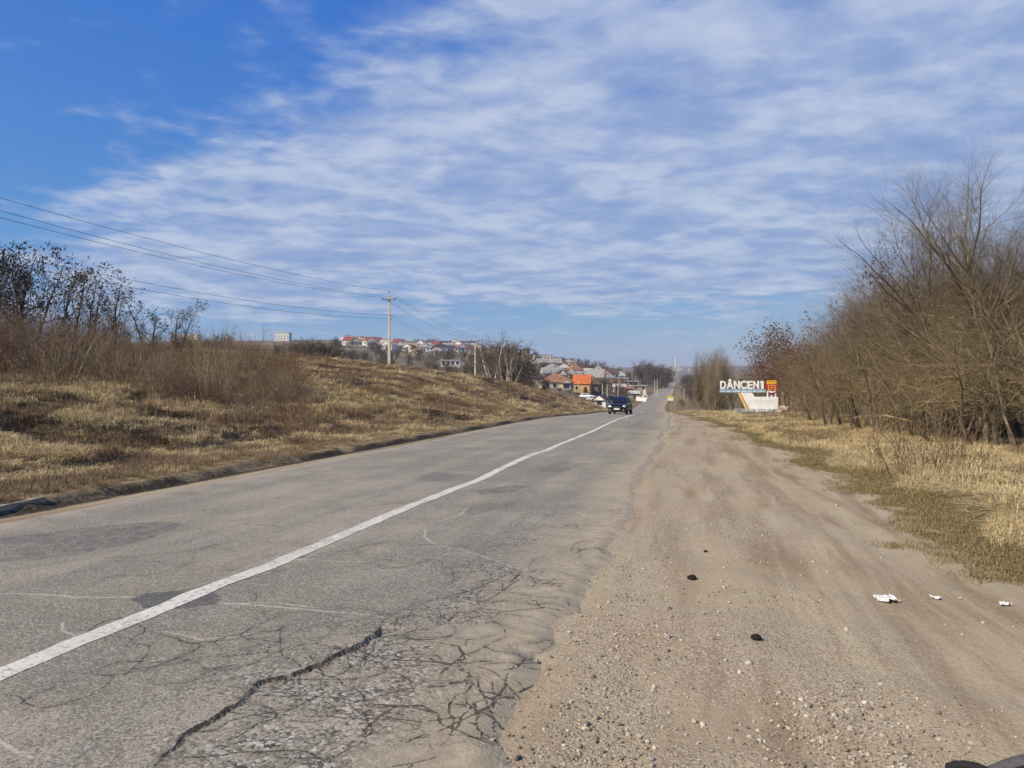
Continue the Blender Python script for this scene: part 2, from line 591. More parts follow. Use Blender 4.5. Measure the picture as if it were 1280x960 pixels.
# ------------------------------------------------------------------ road
DARK_CRACKS = [  # pixel polylines in the photograph, half width in metres
    ([(170, 985), (205, 948), (240, 918), (285, 893), (305, 880), (318, 862), (350, 852), (392, 840), (430, 820), (455, 808), (468, 797), (475, 788)], .006),
    ([(475, 788), (480, 776), (495, 768), (520, 757), (545, 750), (590, 738), (622, 724), (640, 714), (652, 711)], .003),
    ([(478, 797), (505, 794), (535, 791), (560, 778), (572, 766), (600, 759), (625, 741), (650, 724)], .003),
    ([(640, 728), (655, 712), (668, 700)], .004),
    ([(660, 806), (676, 803), (690, 797), (703, 790), (712, 785)], .005),
    ([(650, 860), (668, 852), (683, 845), (690, 836), (695, 831), (696, 824)], .006),
    ([(672, 880), (688, 876), (700, 869), (715, 863), (725, 862)], .006),
    ([(765, 720), (775, 707), (779, 698), (784, 690), (788, 684)], .005),
    ([(757, 724), (772, 713), (780, 709)], .004),
    ([(745, 760), (757, 745), (760, 738)], .004),
    ([(785, 672), (803, 670), (820, 673)], .005),
    ([(782, 650), (795, 656), (806, 659)], .006),
    ([(305, 655), (345, 658), (360, 660)], .006),
    ([(420, 640), (470, 632), (520, 628)], .006),
]
PALE_CRACKS = [
    ([(-20, 744), (60, 746), (110, 750), (165, 749)], .010),
    ([(275, 757), (320, 759), (370, 764), (420, 768), (480, 774)], .010),
    ([(285, 757), (340, 755), (400, 763)], .006),
    ([(478, 659), (520, 659), (532, 662), (530, 671), (545, 681), (585, 689), (640, 709), (662, 714)], .012),
    ([(665, 625), (690, 630), (715, 636), (735, 646), (765, 653)], .014),
    ([(540, 655), (575, 643), (585, 634)], .010),
    ([(75, 780), (78, 790), (95, 796)], .005),
    ([(455, 870), (470, 876), (480, 880), (490, 890)], .007),
    ([(600, 868), (640, 876), (660, 884)], .006),
    ([(430, 890), (460, 900), (500, 910)], .005),
        ([(655, 776), (680, 780), (700, 778)], .006),
    ([(0, 930), (20, 942), (40, 950)], .005),
    ([(200, 790), (250, 803), (330, 800)], .004),
    ([(180, 830), (230, 822), (260, 826)], .004),
            ([(350, 700), (470, 704), (560, 712), (605, 712)], .006),
]
PATCHES = [  # darker asphalt: polygon in pixels, strength
    ([(168, 752), (185, 745), (220, 741), (262, 744), (276, 752), (262, 760), (220, 765), (183, 762)], 1.0),
    ([(-30, 672), (60, 664), (130, 655), (190, 650), (236, 653), (190, 672), (110, 690), (20, 702), (-30, 706)], .66),
    ([(515, 598), (540, 588), (575, 592), (560, 600)], .6),
    ([(590, 612), (640, 604), (665, 606), (640, 614), (600, 618)], .7),
    ([(570, 640), (600, 630), (650, 622), (640, 632), (590, 645)], .5),
    ([(648, 590), (700, 578), (740, 580), (700, 590)], .5),
    ([(735, 689), (742, 684), (758, 683), (766, 687), (755, 690), (742, 691)], 1.5),
    ([(776, 630), (780, 628), (785, 629), (781, 631)], 1.5),
    ([(470, 895), (520, 880), (590, 885), (600, 905), (540, 918), (480, 910)], .35),
    ([(772, 530), (800, 527), (842, 527), (836, 540), (790, 545)], .35),
    ([(615, 880), (640, 872), (650, 880), (630, 892)], .3),
]
STAINS = [(648, 938, .045), (672, 932, .05), (626, 958, .07), (680, 922, .03), (600, 852, .05), (612, 848, .04), (685, 903, .02)]


def seg_dist(X, Y, poly):
    best = np.full(X.shape, 9.0); side = np.zeros(X.shape)
    for (ax, ay), (bx, by) in zip(poly[:-1], poly[1:]):
        dx, dy = bx - ax, by - ay
        L2 = dx * dx + dy * dy
        t = np.clip(((X - ax) * dx + (Y - ay) * dy) / L2, 0, 1)
        q = np.hypot(X - ax - t * dx, Y - ay - t * dy)
        m = q < best
        best = np.where(m, q, best)
        side = np.where(m, np.sign((X - ax) * dy - (Y - ay) * dx), side)
    return best, side


def in_poly(X, Y, poly):
    ins = np.zeros(X.shape, bool)
    n = len(poly)
    for i in range(n):
        x1, y1 = poly[i]; x2, y2 = poly[(i + 1) % n]
        c = ((y1 > Y) != (y2 > Y)) & (X < (x2 - x1) * (Y - y1) / (y2 - y1 + 1e-12) + x1)
        ins ^= c
    return ins


def subdiv(poly, step=.05, amp=.012, seed=1):
    out = []
    r = random.Random(seed)
    for (ax, ay), (bx, by) in zip(poly[:-1], poly[1:]):
        n = max(1, int(math.hypot(bx - ax, by - ay) / step))
        for k in range(n):
            f = k / n
            out.append((ax + (bx - ax) * f + r.uniform(-amp, amp), ay + (by - ay) * f + r.uniform(-amp, amp)))
    out.append(poly[-1])
    return out


def crack_network():
    """fine branching cracks wandering over the tired near lanes, in ground metres"""
    q = random.Random(77)
    out = []

    def walk(x, y, a, n, st, w, depth):
        pts = [(x, y)]
        for k in range(n):
            a += q.gauss(0, .42)
            x += math.cos(a) * st * q.uniform(.6, 1.4); y += math.sin(a) * st * q.uniform(.6, 1.4)
            s_ = x - float(cx(y))
            if s_ < LEFT + .15 or s_ > RIGHT - .1: break
            pts.append((x, y))
            if depth and q.random() < .22:
                walk(x, y, a + q.choice([-1, 1]) * q.uniform(.6, 1.3), max(3, int(n * .5)), st * .8, w * .7, depth - 1)
        if len(pts) > 2: out.append((pts, w))
    # along the long crack, then scattered over the lane, then along the dusty border
    for px, py in DARK_CRACKS[0][0][1:] + DARK_CRACKS[1][0] + DARK_CRACKS[2][0]:
        x, y = gp(px, py)
        walk(x, y, q.uniform(-1.6, .6), q.randint(4, 9), .09, .0025, 1)
    for k in range(13):
        x, y = gp(q.uniform(380, 700), q.uniform(780, 955))
        walk(x, y, q.uniform(0, 6.28), q.randint(6, 14), .09, .0025, 2)
    for k in range(16):
        x, y = gp(q.uniform(0, 640), q.uniform(660, 950))
        walk(x, y, q.choice([0, math.pi, 1.3, .3]) + q.gauss(0, .3), q.randint(6, 16), .14, .0022, 1)
    for k in range(9):
        y = 3.4 + k * .95; x = float(cx(y)) + RIGHT - q.uniform(.15, .6)
        walk(x, y, math.pi + q.gauss(-.4, .5), q.randint(4, 9), .10, .004, 1)
    return out


def road_wave(S, Y):
    w = 0.022 * fbm(S, Y, 4.5, 2, 61) + 0.006 * fbm(S, Y, .9, 2, 63)
    w = w * sstep(S, LEFT, LEFT + .6)
    # crumbled right lane sagging beside the long crack
    return w


def road_z(S, Y):
    return rz(Y) + road_wave(S, Y)


def road_material():
    m = bpy.data.materials.new('worn_asphalt'); m.use_nodes = True
    N = NT(m.node_tree)
    P = N.n('ShaderNodeNewGeometry').outputs['Position']
    sN = N.attr('across')
    cd_, cp_, pat, er, el, ali = [N.attr(k) for k in ('crack_dark', 'crack_pale', 'patch', 'edge_r', 'edge_l', 'gator')]
    n_a = N.noise(P, 0.30, 4, 0.6)
    n_b = N.noise(P, 1.7, 6, 0.62)
    n_c = N.noise(P, 9, 5, 0.65)
    agg = N.n('ShaderNodeTexVoronoi', None, Vector=P, Scale=95.0)
    aggc = N.n('ShaderNodeSeparateColor', None, i0=agg.outputs['Color']).outputs[0]
    n_f = N.noise(P, 60, 3, 0.75)
    streak = N.noise(N.mapping(P, (1.2, 0.07, 1)), 1.5, 5, 0.6, .1)
    c = N.mix(N.step(n_a, .38, .62), (0.205, 0.182, 0.131), (0.300, 0.265, 0.190))
    c = N.mix(N.step(streak, .46, .62, 0, .55), c, (0.168, 0.154, 0.124))
    c = N.mix(N.step(streak, .46, .32, 0, .45), c, (0.335, 0.300, 0.225))
    c = N.mix(N.step(n_b, .48, .70, 0, .60), c, (0.165, 0.150, 0.120))
    c = N.mix(N.step(n_b, .46, .26, 0, .45), c, (0.310, 0.286, 0.242))
    c = N.mix(N.step(n_c, .52, .74, 0, .35), c, (0.150, 0.138, 0.120))
    # stones in the binder
    c = N.mix(N.step(aggc, .62, .95, 0, .60), c, (0.400, 0.372, 0.318))
    c = N.mix(N.step(aggc, .34, .05, 0, .65), c, (0.075, 0.068, 0.060))
    c = N.mix(N.step(n_f, .55, .70, 0, .45), c, (0.105, 0.096, 0.083))
    # ravelled, coarse area on the right lane
    gat = N.math('MULTIPLY', ali, N.step(n_b, .36, .58), clamp=True)
    ag2 = N.n('ShaderNodeTexVoronoi', None, Vector=P, Scale=48.0)
    ag2c = N.n('ShaderNodeSeparateColor', None, i0=ag2.outputs['Color']).outputs[0]
    c = N.mix(N.math('MULTIPLY', gat, N.step(ag2c, .5, .1)), c, (0.050, 0.046, 0.040))
    c = N.mix(N.math('MULTIPLY', gat, N.step(ag2c, .72, .95)), c, (0.420, 0.395, 0.345))
    # patches of newer bitumen
    pm = N.math('ADD', pat, N.math('MULTIPLY', N.math('MULTIPLY_ADD', n_c, 1.6, -.8), N.step(pat, 0.0, .25)))
    c = N.mix(N.step(pm, .10, 1.25, 0, .90), c, N.mix(aggc, (0.055, 0.055, 0.056), (0.105, 0.104, 0.102)))
    # dust from the shoulders
    de = N.math('ADD', er, N.math('MULTIPLY_ADD', n_b, .8, -.42))
    c = N.mix(N.step(de, 1.15, .05, 0, .96), c, N.mix(N.step(n_c, .35, .65), (0.285, 0.238, 0.162), (0.385, 0.325, 0.225)))
    dl = N.math('ADD', el, N.math('MULTIPLY_ADD', n_b, .9, -.45))
    c = N.mix(N.step(dl, .55, -.05, 0, .85), c, (0.345, 0.295, 0.222))
    # cracks
    jit = N.math('MULTIPLY_ADD', N.noise(P, 30, 4, .7), .030, -.015)
    pj = N.math('ADD', cp_, jit)
    brk = N.step(N.noise(P, 3.1, 3, .6), .36, .50)
    c = N.mix(N.math('MULTIPLY', N.step(pj, .013, .001, 0, .6), brk), c, (0.50, 0.455, 0.375))
    vc = N.n('ShaderNodeTexVoronoi', {'feature': 'DISTANCE_TO_EDGE'}, Scale=3.6)
    wob = N.n('ShaderNodeTexNoise', None, Vector=P, Scale=5.0, Detail=5.0)
    wv = N.vmath('ADD', P, N.vmath('SCALE', N.vmath('SUBTRACT', wob.outputs[1], (.5, .5, .5)), scale=.30))
    N.t.links.new(wv, vc.inputs['Vector'])
    fine = N.math('MULTIPLY', N.step(vc.outputs[0], .016, .003), N.math('MULTIPLY', ali, N.step(n_b, .40, .55)), clamp=True)
    c = N.mix(N.math('MULTIPLY', fine, .8), c, (0.040, 0.034, 0.028))
    vc2 = N.n('ShaderNodeTexVoronoi', {'feature': 'DISTANCE_TO_EDGE'}, Vector=wv, Scale=1.1)
    fine2 = N.math('MULTIPLY', N.step(vc2.outputs[0], .008, .001), N.step(N.noise(P, .9, 3, .6), .48, .57))
    c = N.mix(N.math('MULTIPLY', fine2, .6), c, (0.40, 0.365, 0.30))
    dj = N.math('ADD', cd_, N.math('MULTIPLY', jit, .6))
    crk = N.math('MULTIPLY', N.step(dj, .0065, .0), N.step(N.noise(P, 4.3, 3, .6), .30, .42))
    halo = N.math('MULTIPLY', N.step(dj, .09, .0), N.step(n_c, .42, .62))
    c = N.mix(N.math('MULTIPLY', halo, .45), c, (0.120, 0.102, 0.076))
    c = N.mix(N.math('MULTIPLY', crk, .80), c, (0.026, 0.021, 0.016))
    h = N.math('ADD', N.math('MULTIPLY', agg.outputs['Distance'], -.4), N.math('MULTIPLY', n_f, .5))
    h = N.math('SUBTRACT', h, N.math('MULTIPLY', crk, 3.0))
    h = N.math('SUBTRACT', h, N.math('MULTIPLY', N.math('MULTIPLY', gat, ag2.outputs['Distance']), 1.2))
    bp = N.n('ShaderNodeBump', None, Strength=.55, Distance=.006, Height=h)
    b = N.n('ShaderNodeBsdfPrincipled', None, Roughness=.85, Normal=bp.outputs[0])
    b.inputs['Specular IOR Level'].default_value = .22
    N.t.links.new(c, b.inputs['Base Color'])
    o = N.n('ShaderNodeOutputMaterial'); N.t.links.new(b.outputs[0], o.inputs[0])
    return m


def road_rows():
    L = list(np.linspace(-60, 0, 20)) + list(np.arange(.3, 2.6, .15))
    v = 2.6
    while v < 1350:
        L.append(v)
        v += min(max(.012, v * v * .00055), v * .02)
    return np.array(L)


def build_road():
    y = road_rows()
    q = np.concatenate([np.linspace(0, .40, 170), np.linspace(.40, 1, 330)[1:]])
    Q, Y = np.meshgrid(q, y)
    le, ri = left_edge(Y), right_edge(Y)
    S = le + (ri - le) * Q
    X = cx(Y) + S
    Z = road_z(S, Y)
    crd = np.full(S.shape, 1.0); crp = np.full(S.shape, 1.0); pat = np.zeros(S.shape)
    near = Y < 46
    ys = np.where(near[:, 0] & (y > 1.5))[0]
    r0, r1 = ys[0], ys[-1] + 1
    Xn, Yn = X[r0:r1], Y[r0:r1]
    allc = [([gp(*p) for p in pl], w) for pl, w in DARK_CRACKS] + crack_network()
    for k, (g, w) in enumerate(allc):
        g2 = subdiv(g, .10 if k else .06, .012 if k else .020, k) if k < len(DARK_CRACKS) else g
        xs = [p[0] for p in g2]; yv = [p[1] for p in g2]
        a = np.searchsorted(y[r0:r1], min(yv) - .6); b_ = np.searchsorted(y[r0:r1], max(yv) + .6)
        if b_ <= a: continue
        dist, side = seg_dist(Xn[a:b_], Yn[a:b_], g2)
        crd[r0 + a:r0 + b_] = np.minimum(crd[r0 + a:r0 + b_], np.maximum(dist - w * np.clip(.45 + 1.2 * fbm(Xn[a:b_], Yn[a:b_], .45, 3, 88), -.4, 1.2), 0))
        if k == 0:    # the lane has sunk along the long crack: a real step that throws a shadow
            fade = sstep(Yn[a:b_], min(yv), min(yv) + .5) * (1 - sstep(Yn[a:b_], max(yv) - .1, max(yv) + .15))
            sink = np.where(side > 0, np.clip(dist / .008, 0, 1) * np.exp(-dist / .40), 0)
            amp = (.004 + .008 * sstep(fbm(Xn[a:b_], Yn[a:b_], .6, 2, 89), -.5, .6)) + .008 * sstep(Yn[a:b_], max(yv) - 1.3, max(yv) - .1)
            Z[r0 + a:r0 + b_] -= amp * sink * fade
            Z[r0 + a:r0 + b_] += np.where(side < 0, .014 * np.exp(-dist / .45), 0) * fade
        if k in (1, 2):
            Z[r0 + a:r0 + b_] -= .008 * np.exp(-(dist / .05) ** 2)
    for k, (pl, w) in enumerate(PALE_CRACKS):
        g2 = subdiv([gp(*p) for p in pl], .12, .016, 50 + k)
        yv = [p[1] for p in g2]
        a = np.searchsorted(y[r0:r1], min(yv) - .6); b_ = np.searchsorted(y[r0:r1], max(yv) + .6)
        if b_ <= a: continue
        dist, side = seg_dist(Xn[a:b_], Yn[a:b_], g2)
        crp[r0 + a:r0 + b_] = np.minimum(crp[r0 + a:r0 + b_], np.maximum(dist - w * .5, 0))
    wx = Xn + .03 * fbm(Xn, Yn, .3, 3, 5); wy = Yn + .06 * fbm(Xn, Yn, .4, 3, 6)
    for pl, w in PATCHES:
        g = [gp(*p) for p in pl]
        pat[r0:r1] = np.maximum(pat[r0:r1], w * in_poly(wx, wy, g))
    for px_, py_, rr in STAINS:
        gx, gy = gp(px_, py_)
        q2 = np.hypot((wx - gx), (wy - gy) * .8)
        pat[r0:r1] = np.maximum(pat[r0:r1], 1.6 * (q2 < rr))
    gx, gy = gp(520, 880)
    gat = np.exp(-(((X - gx) / 1.1) ** 2 + ((Y - gy) / 1.3) ** 2)) * 1.3
    gx, gy = gp(430, 950)
    gat = np.maximum(gat, 1.4 * np.exp(-(((X - gx) / .7) ** 2 + ((Y - gy) / .5) ** 2)))
    gx, gy = gp(570, 770)
    gat = np.maximum(gat, 1.0 * np.exp(-(((X - gx) / .55) ** 2 + ((Y - gy) / 1.0) ** 2)))
    gat = np.maximum(gat, .5 * sstep(S, 1.0, 2.2) * sstep(-Y, -16, -7))
    gat = np.clip(gat, 0, 1)
    # both borders dip under the earth so no floating lip shows
    Z -= .05 * (1 - sstep(Q, 0, .010)) + .045 * (1 - sstep(1 - Q, 0, .035))
    ny, nx = S.shape
    i = np.arange(ny * nx).reshape(ny, nx)
    F = np.stack([i[:-1, :-1], i[:-1, 1:], i[1:, 1:], i[1:, :-1]], -1).reshape(-1, 4)
    me = np_mesh('road', np.stack([X, Y, Z], -1).reshape(-1, 3), F, True)
    for n, a in (('across', S), ('crack_dark', crd), ('crack_pale', crp), ('patch', pat), ('edge_r', ri - S), ('edge_l', S - le), ('gator', gat)):
        fattr(me, n, a.ravel())
    me.materials.append(road_material())
    o = link('road', me)
    tag(o, kind='structure')

    # centre line, a thin skin of worn paint on the asphalt
    pts = [gp(*p) for p in ((-60, 871), (0, 845), (100, 803), (190, 768), (270, 735), (350, 703), (420, 673), (500, 639), (560, 614),
                            (600, 597), (650, 576), (700, 555), (740, 539))]
    ly = np.array([p[1] for p in pts]); lx = np.array([p[0] for p in pts])
    yy = y[(y > 2.2) & (y < 118)]
    off = np.interp(yy, ly, lx - cx(ly), left=lx[0] - cx(ly[0]), right=0.0)
    off = np.where(yy > ly[-1], (lx[-1] - cx(ly[-1])) * np.exp(-(yy - ly[-1]) / 25), off)
    w = np.linspace(-.088, .088, 9)
    Wd, Yl = np.meshgrid(w, yy)
    Wd = Wd + .014 * fbm(Yl, np.sign(Wd) * 4, .35, 3, 15) * np.abs(Wd) / .088
    Sl = off[:, None] + Wd
    # same surface as the asphalt, sampled on the finer road grid, 4 mm up
    Zl = road_z(Sl, Yl) + .004 + .00006 * np.maximum(Yl - 10, 0)
    i = np.arange(Sl.size).reshape(Sl.shape)
    F = np.stack([i[:-1, :-1], i[:-1, 1:], i[1:, 1:], i[1:, :-1]], -1).reshape(-1, 4)
    me = np_mesh('centre_line', np.stack([cx(Yl) + Sl, Yl, Zl], -1).reshape(-1, 3), F, True)
    m = bpy.data.materials.new('worn_line_paint'); m.use_nodes = True
    N = NT(m.node_tree)
    P = N.n('ShaderNodeNewGeometry').outputs['Position']
    f = N.math('MAXIMUM', N.step(N.noise(P, 26, 5, .7), .50, .64, 0, .85), N.step(N.math('MULTIPLY', N.noise(P, 2.3, 3, .6), N.noise(P, 60, 3, .7)), .27, .36, 0, .9))
    c = N.mix(f, (0.60, 0.56, 0.48), (0.24, 0.215, 0.175))
    c = N.mix(N.step(N.noise(P, 1.5, 4, .6), .45, .75, 0, .35), c, (0.40, 0.37, 0.32))
    b = N.n('ShaderNodeBsdfPrincipled', None, Roughness=.7)
    N.t.links.new(c, b.inputs['Base Color'])
    oo = N.n('ShaderNodeOutputMaterial'); N.t.links.new(b.outputs[0], oo.inputs[0])
    me.materials.append(m)
    tag(link('centre_line', me), kind='structure')


build_road()

# ------------------------------------------------------------------ vegetation
class Plant:
    """grows tapering, forking branches; trunk and crown are kept apart"""
    def __init__(self, seed):
        self.r = random.Random(seed)
        self.parts = {0: ([], [], 0), 1: ([], [], 0)}
        self.VS = {0: [], 1: []}; self.FS = {0: [], 1: []}; self.nv = {0: 0, 1: 0}
        self.leaf = []           # tip points for clinging leaves or pods

    def tube(self, which, pts, r0, r1, n):
        pts = np.asarray(pts, float); m = len(pts)
        t = np.gradient(pts, axis=0)
        t /= np.linalg.norm(t, axis=1)[:, None] + 1e-9
        ref = np.where(np.abs(t[:, 2:3]) < .9, np.array([[0, 0, 1.]]), np.array([[1., 0, 0]]))
        a = np.cross(t, ref); a /= np.linalg.norm(a, axis=1)[:, None] + 1e-9
        b = np.cross(t, a)
        ang = np.arange(n) * 2 * math.pi / n
        rad = np.linspace(r0, r1, m)[:, None, None]
        V = pts[:, None, :] + rad * (a[:, None, :] * np.cos(ang)[None, :, None] + b[:, None, :] * np.sin(ang)[None, :, None])
        base = self.nv[which]
        i = np.arange(m * n).reshape(m, n)
        j = np.roll(i, -1, axis=1)
        F = np.stack([i[:-1], j[:-1], j[1:], i[1:]], -1).reshape(-1, 4) + base
        self.VS[which].append(V.reshape(-1, 3)); self.FS[which].append(F); self.nv[which] += m * n

    def grow(self, p, d, L, r, lvl, cfg):
        R_ = self.r
        c = cfg[lvl]
        n = c.get('seg', 4)
        pts = [np.array(p, float)]
        d = np.array(d, float); d /= np.linalg.norm(d)
        for k in range(n):
            d = d + np.array([R_.gauss(0, 1), R_.gauss(0, 1), R_.gauss(0, 1)]) * c.get('wig', .12)
            d[2] += c.get('up', .0)
            d /= np.linalg.norm(d)
            pts.append(pts[-1] + d * L / n)
        last = lvl == len(cfg) - 1
        self.tube(0 if lvl < cfg[0].get('trunk_levels', 1) else 1, pts, r, r * c.get('taper', .35), c.get('sides', 3))
        if last:
            self.leaf.append((pts[-1], d)); self.leaf.append((pts[n // 2], d))
            return
        nc = c['kids']; nc = R_.randint(nc[0], nc[1])
        a0 = R_.uniform(0, 6.28)
        for k in range(nc):
            f = c.get('from', .25) + (1 - c.get('from', .25)) * (k + R_.uniform(.1, .9)) / nc
            q = f * n; i = min(int(q), n - 1); fr = q - i
            bp = pts[i] * (1 - fr) + pts[i + 1] * fr
            ax = pts[i + 1] - pts[i]; ax /= np.linalg.norm(ax)
            az = a0 + k * 2.4 + R_.uniform(-.5, .5)
            ref = np.array([0, 0, 1.]) if abs(ax[2]) < .9 else np.array([1., 0, 0])
            o1 = np.cross(ax, ref); o1 /= np.linalg.norm(o1); o2 = np.cross(ax, o1)
            sp = R(c.get('angle', 45) * R_.uniform(.7, 1.25))
            nd = ax * math.cos(sp) + (o1 * math.cos(az) + o2 * math.sin(az)) * math.sin(sp)
            rr = r * (1 - f * (1 - c.get('taper', .35)))
            ln = L * c.get('ratio', .55) * R_.uniform(.65, 1.15) * (1.15 - .55 * f)
            self.grow(bp, nd, ln, rr * c.get('rr', .6), lvl + 1, cfg)

    def leaves(self, frac, size, drop=.15, per=1):
        V = []; F = []
        R_ = self.r
        for p, d in self.leaf:
            if R_.random() > frac: continue
            for _ in range(per):
                c = Vector(p) + Vector((R_.gauss(0, drop), R_.gauss(0, drop), R_.gauss(0, drop) - drop * .5))
                e = Euler((R_.uniform(0, 6.3), R_.uniform(0, 6.3), R_.uniform(0, 6.3))).to_matrix()
                s = size * R_.uniform(.6, 1.4)
                b = len(V)
                for ux, uy, uz in ((-.5, 0, 0), (0, -.25, .12), (.5, 0, 0), (0, .25, .12)):
                    V.append(c + e @ Vector((ux * s, uy * s, uz * s)))
                F.append((b, b + 1, b + 2, b + 3))
        return np.array([tuple(v) for v in V]).reshape(-1, 3), np.array(F, int).reshape(-1, 4)


def bark(name, col, col2, per=.18):
    return mat(name, col, .9, .2, 5.0, col2=col2, spec=.15, perobj=per)


BARK_GREY = bark('grey_bark', (0.180, 0.145, 0.102), (0.075, 0.058, 0.041), .28)
BARK_OLIVE = bark('olive_twigs', (0.250, 0.190, 0.108), (0.075, 0.054, 0.030), .38)
BARK_RED = bark('reddish_twigs', (0.235, 0.158, 0.100), (0.085, 0.055, 0.034), .38)
BARK_DARK = bark('dark_bark', (0.110, 0.092, 0.074), (0.036, 0.030, 0.024))
BARK_PALE = bark('pale_bark', (0.46, 0.40, 0.32), (0.22, 0.18, 0.14))
BARK_POP = bark('poplar_twigs', (0.285, 0.222, 0.145), (0.150, 0.112, 0.074), .25)
BARK_FAR = bark('distant_twigs', (0.120, 0.092, 0.068), (0.062, 0.048, 0.036), .3)
LEAF_BROWN = mat('withered_leaves', (0.150, 0.072, 0.036), .8, .3, 9.0, spec=.2)
PODS = mat('dark_seed_pods', (0.040, 0.028, 0.020), .7, .3, 9.0, spec=.2)

PROTO = {}


def proto(key, name, seed, starts, cfg, mats, leaves=None):
    """starts: list of (pos, dir, length, radius)"""
    pl = Plant(seed)
    for p, d, L, r in starts:
        pl.grow(p, d, L, r, 0, cfg)
    t_me = np_mesh(name + '_trunk', np.concatenate(pl.VS[0]), np.concatenate(pl.FS[0]), True)
    t_me.materials.append(mats[0])
    V = np.concatenate(pl.VS[1]); F = np.concatenate(pl.FS[1]); mi = np.zeros(len(F), int)
    if leaves:
        lv, lf = pl.leaves(*leaves)
        if len(lv):
            F = np.concatenate([F, lf + len(V)]); V = np.concatenate([V, lv]); mi = np.concatenate([mi, np.ones(len(lf), int)])
    c_me = np_mesh(name + '_crown', V, F, False, mi)
    for m in mats[1:]: c_me.materials.append(m)
    PROTO[key] = (name, t_me, c_me, float(V[:, 2].max()))
    return len(V)


def plant(key, x, y, height, label, cat, group=None, rot=None, lean=0.0, sink=.05, wide=1.0, name=None):
    nm, t_me, c_me, h0 = PROTO[key]
    sc = height / h0
    r0 = rnd.uniform(0, 6.28) if rot is None else rot
    e = empty(name or nm, (x, y, Hs(x, y) - sink), r0)
    e.scale = (sc * wide, sc * wide, sc)
    e.rotation_euler = (rnd.gauss(0, .04) + lean, rnd.gauss(0, .04), r0)
    tag(e, label, cat, group)
    a = bpy.data.objects.new('trunk', t_me); COL.objects.link(a); a.parent = e
    b = bpy.data.objects.new('crown', c_me); COL.objects.link(b); b.parent = e
    return e


def ring(n, r, spread, L, rad, seed):
    q = random.Random(seed); out = []
    for k in range(n):
        a = k * 6.283 / n + q.uniform(-.4, .4); s = math.tan(R(spread * q.uniform(.3, 1.1)))
        out.append(((r * math.cos(a), r * math.sin(a), -.1), (s * math.cos(a), s * math.sin(a), 1), L * q.uniform(.7, 1.1), rad * q.uniform(.6, 1.1)))
    return out


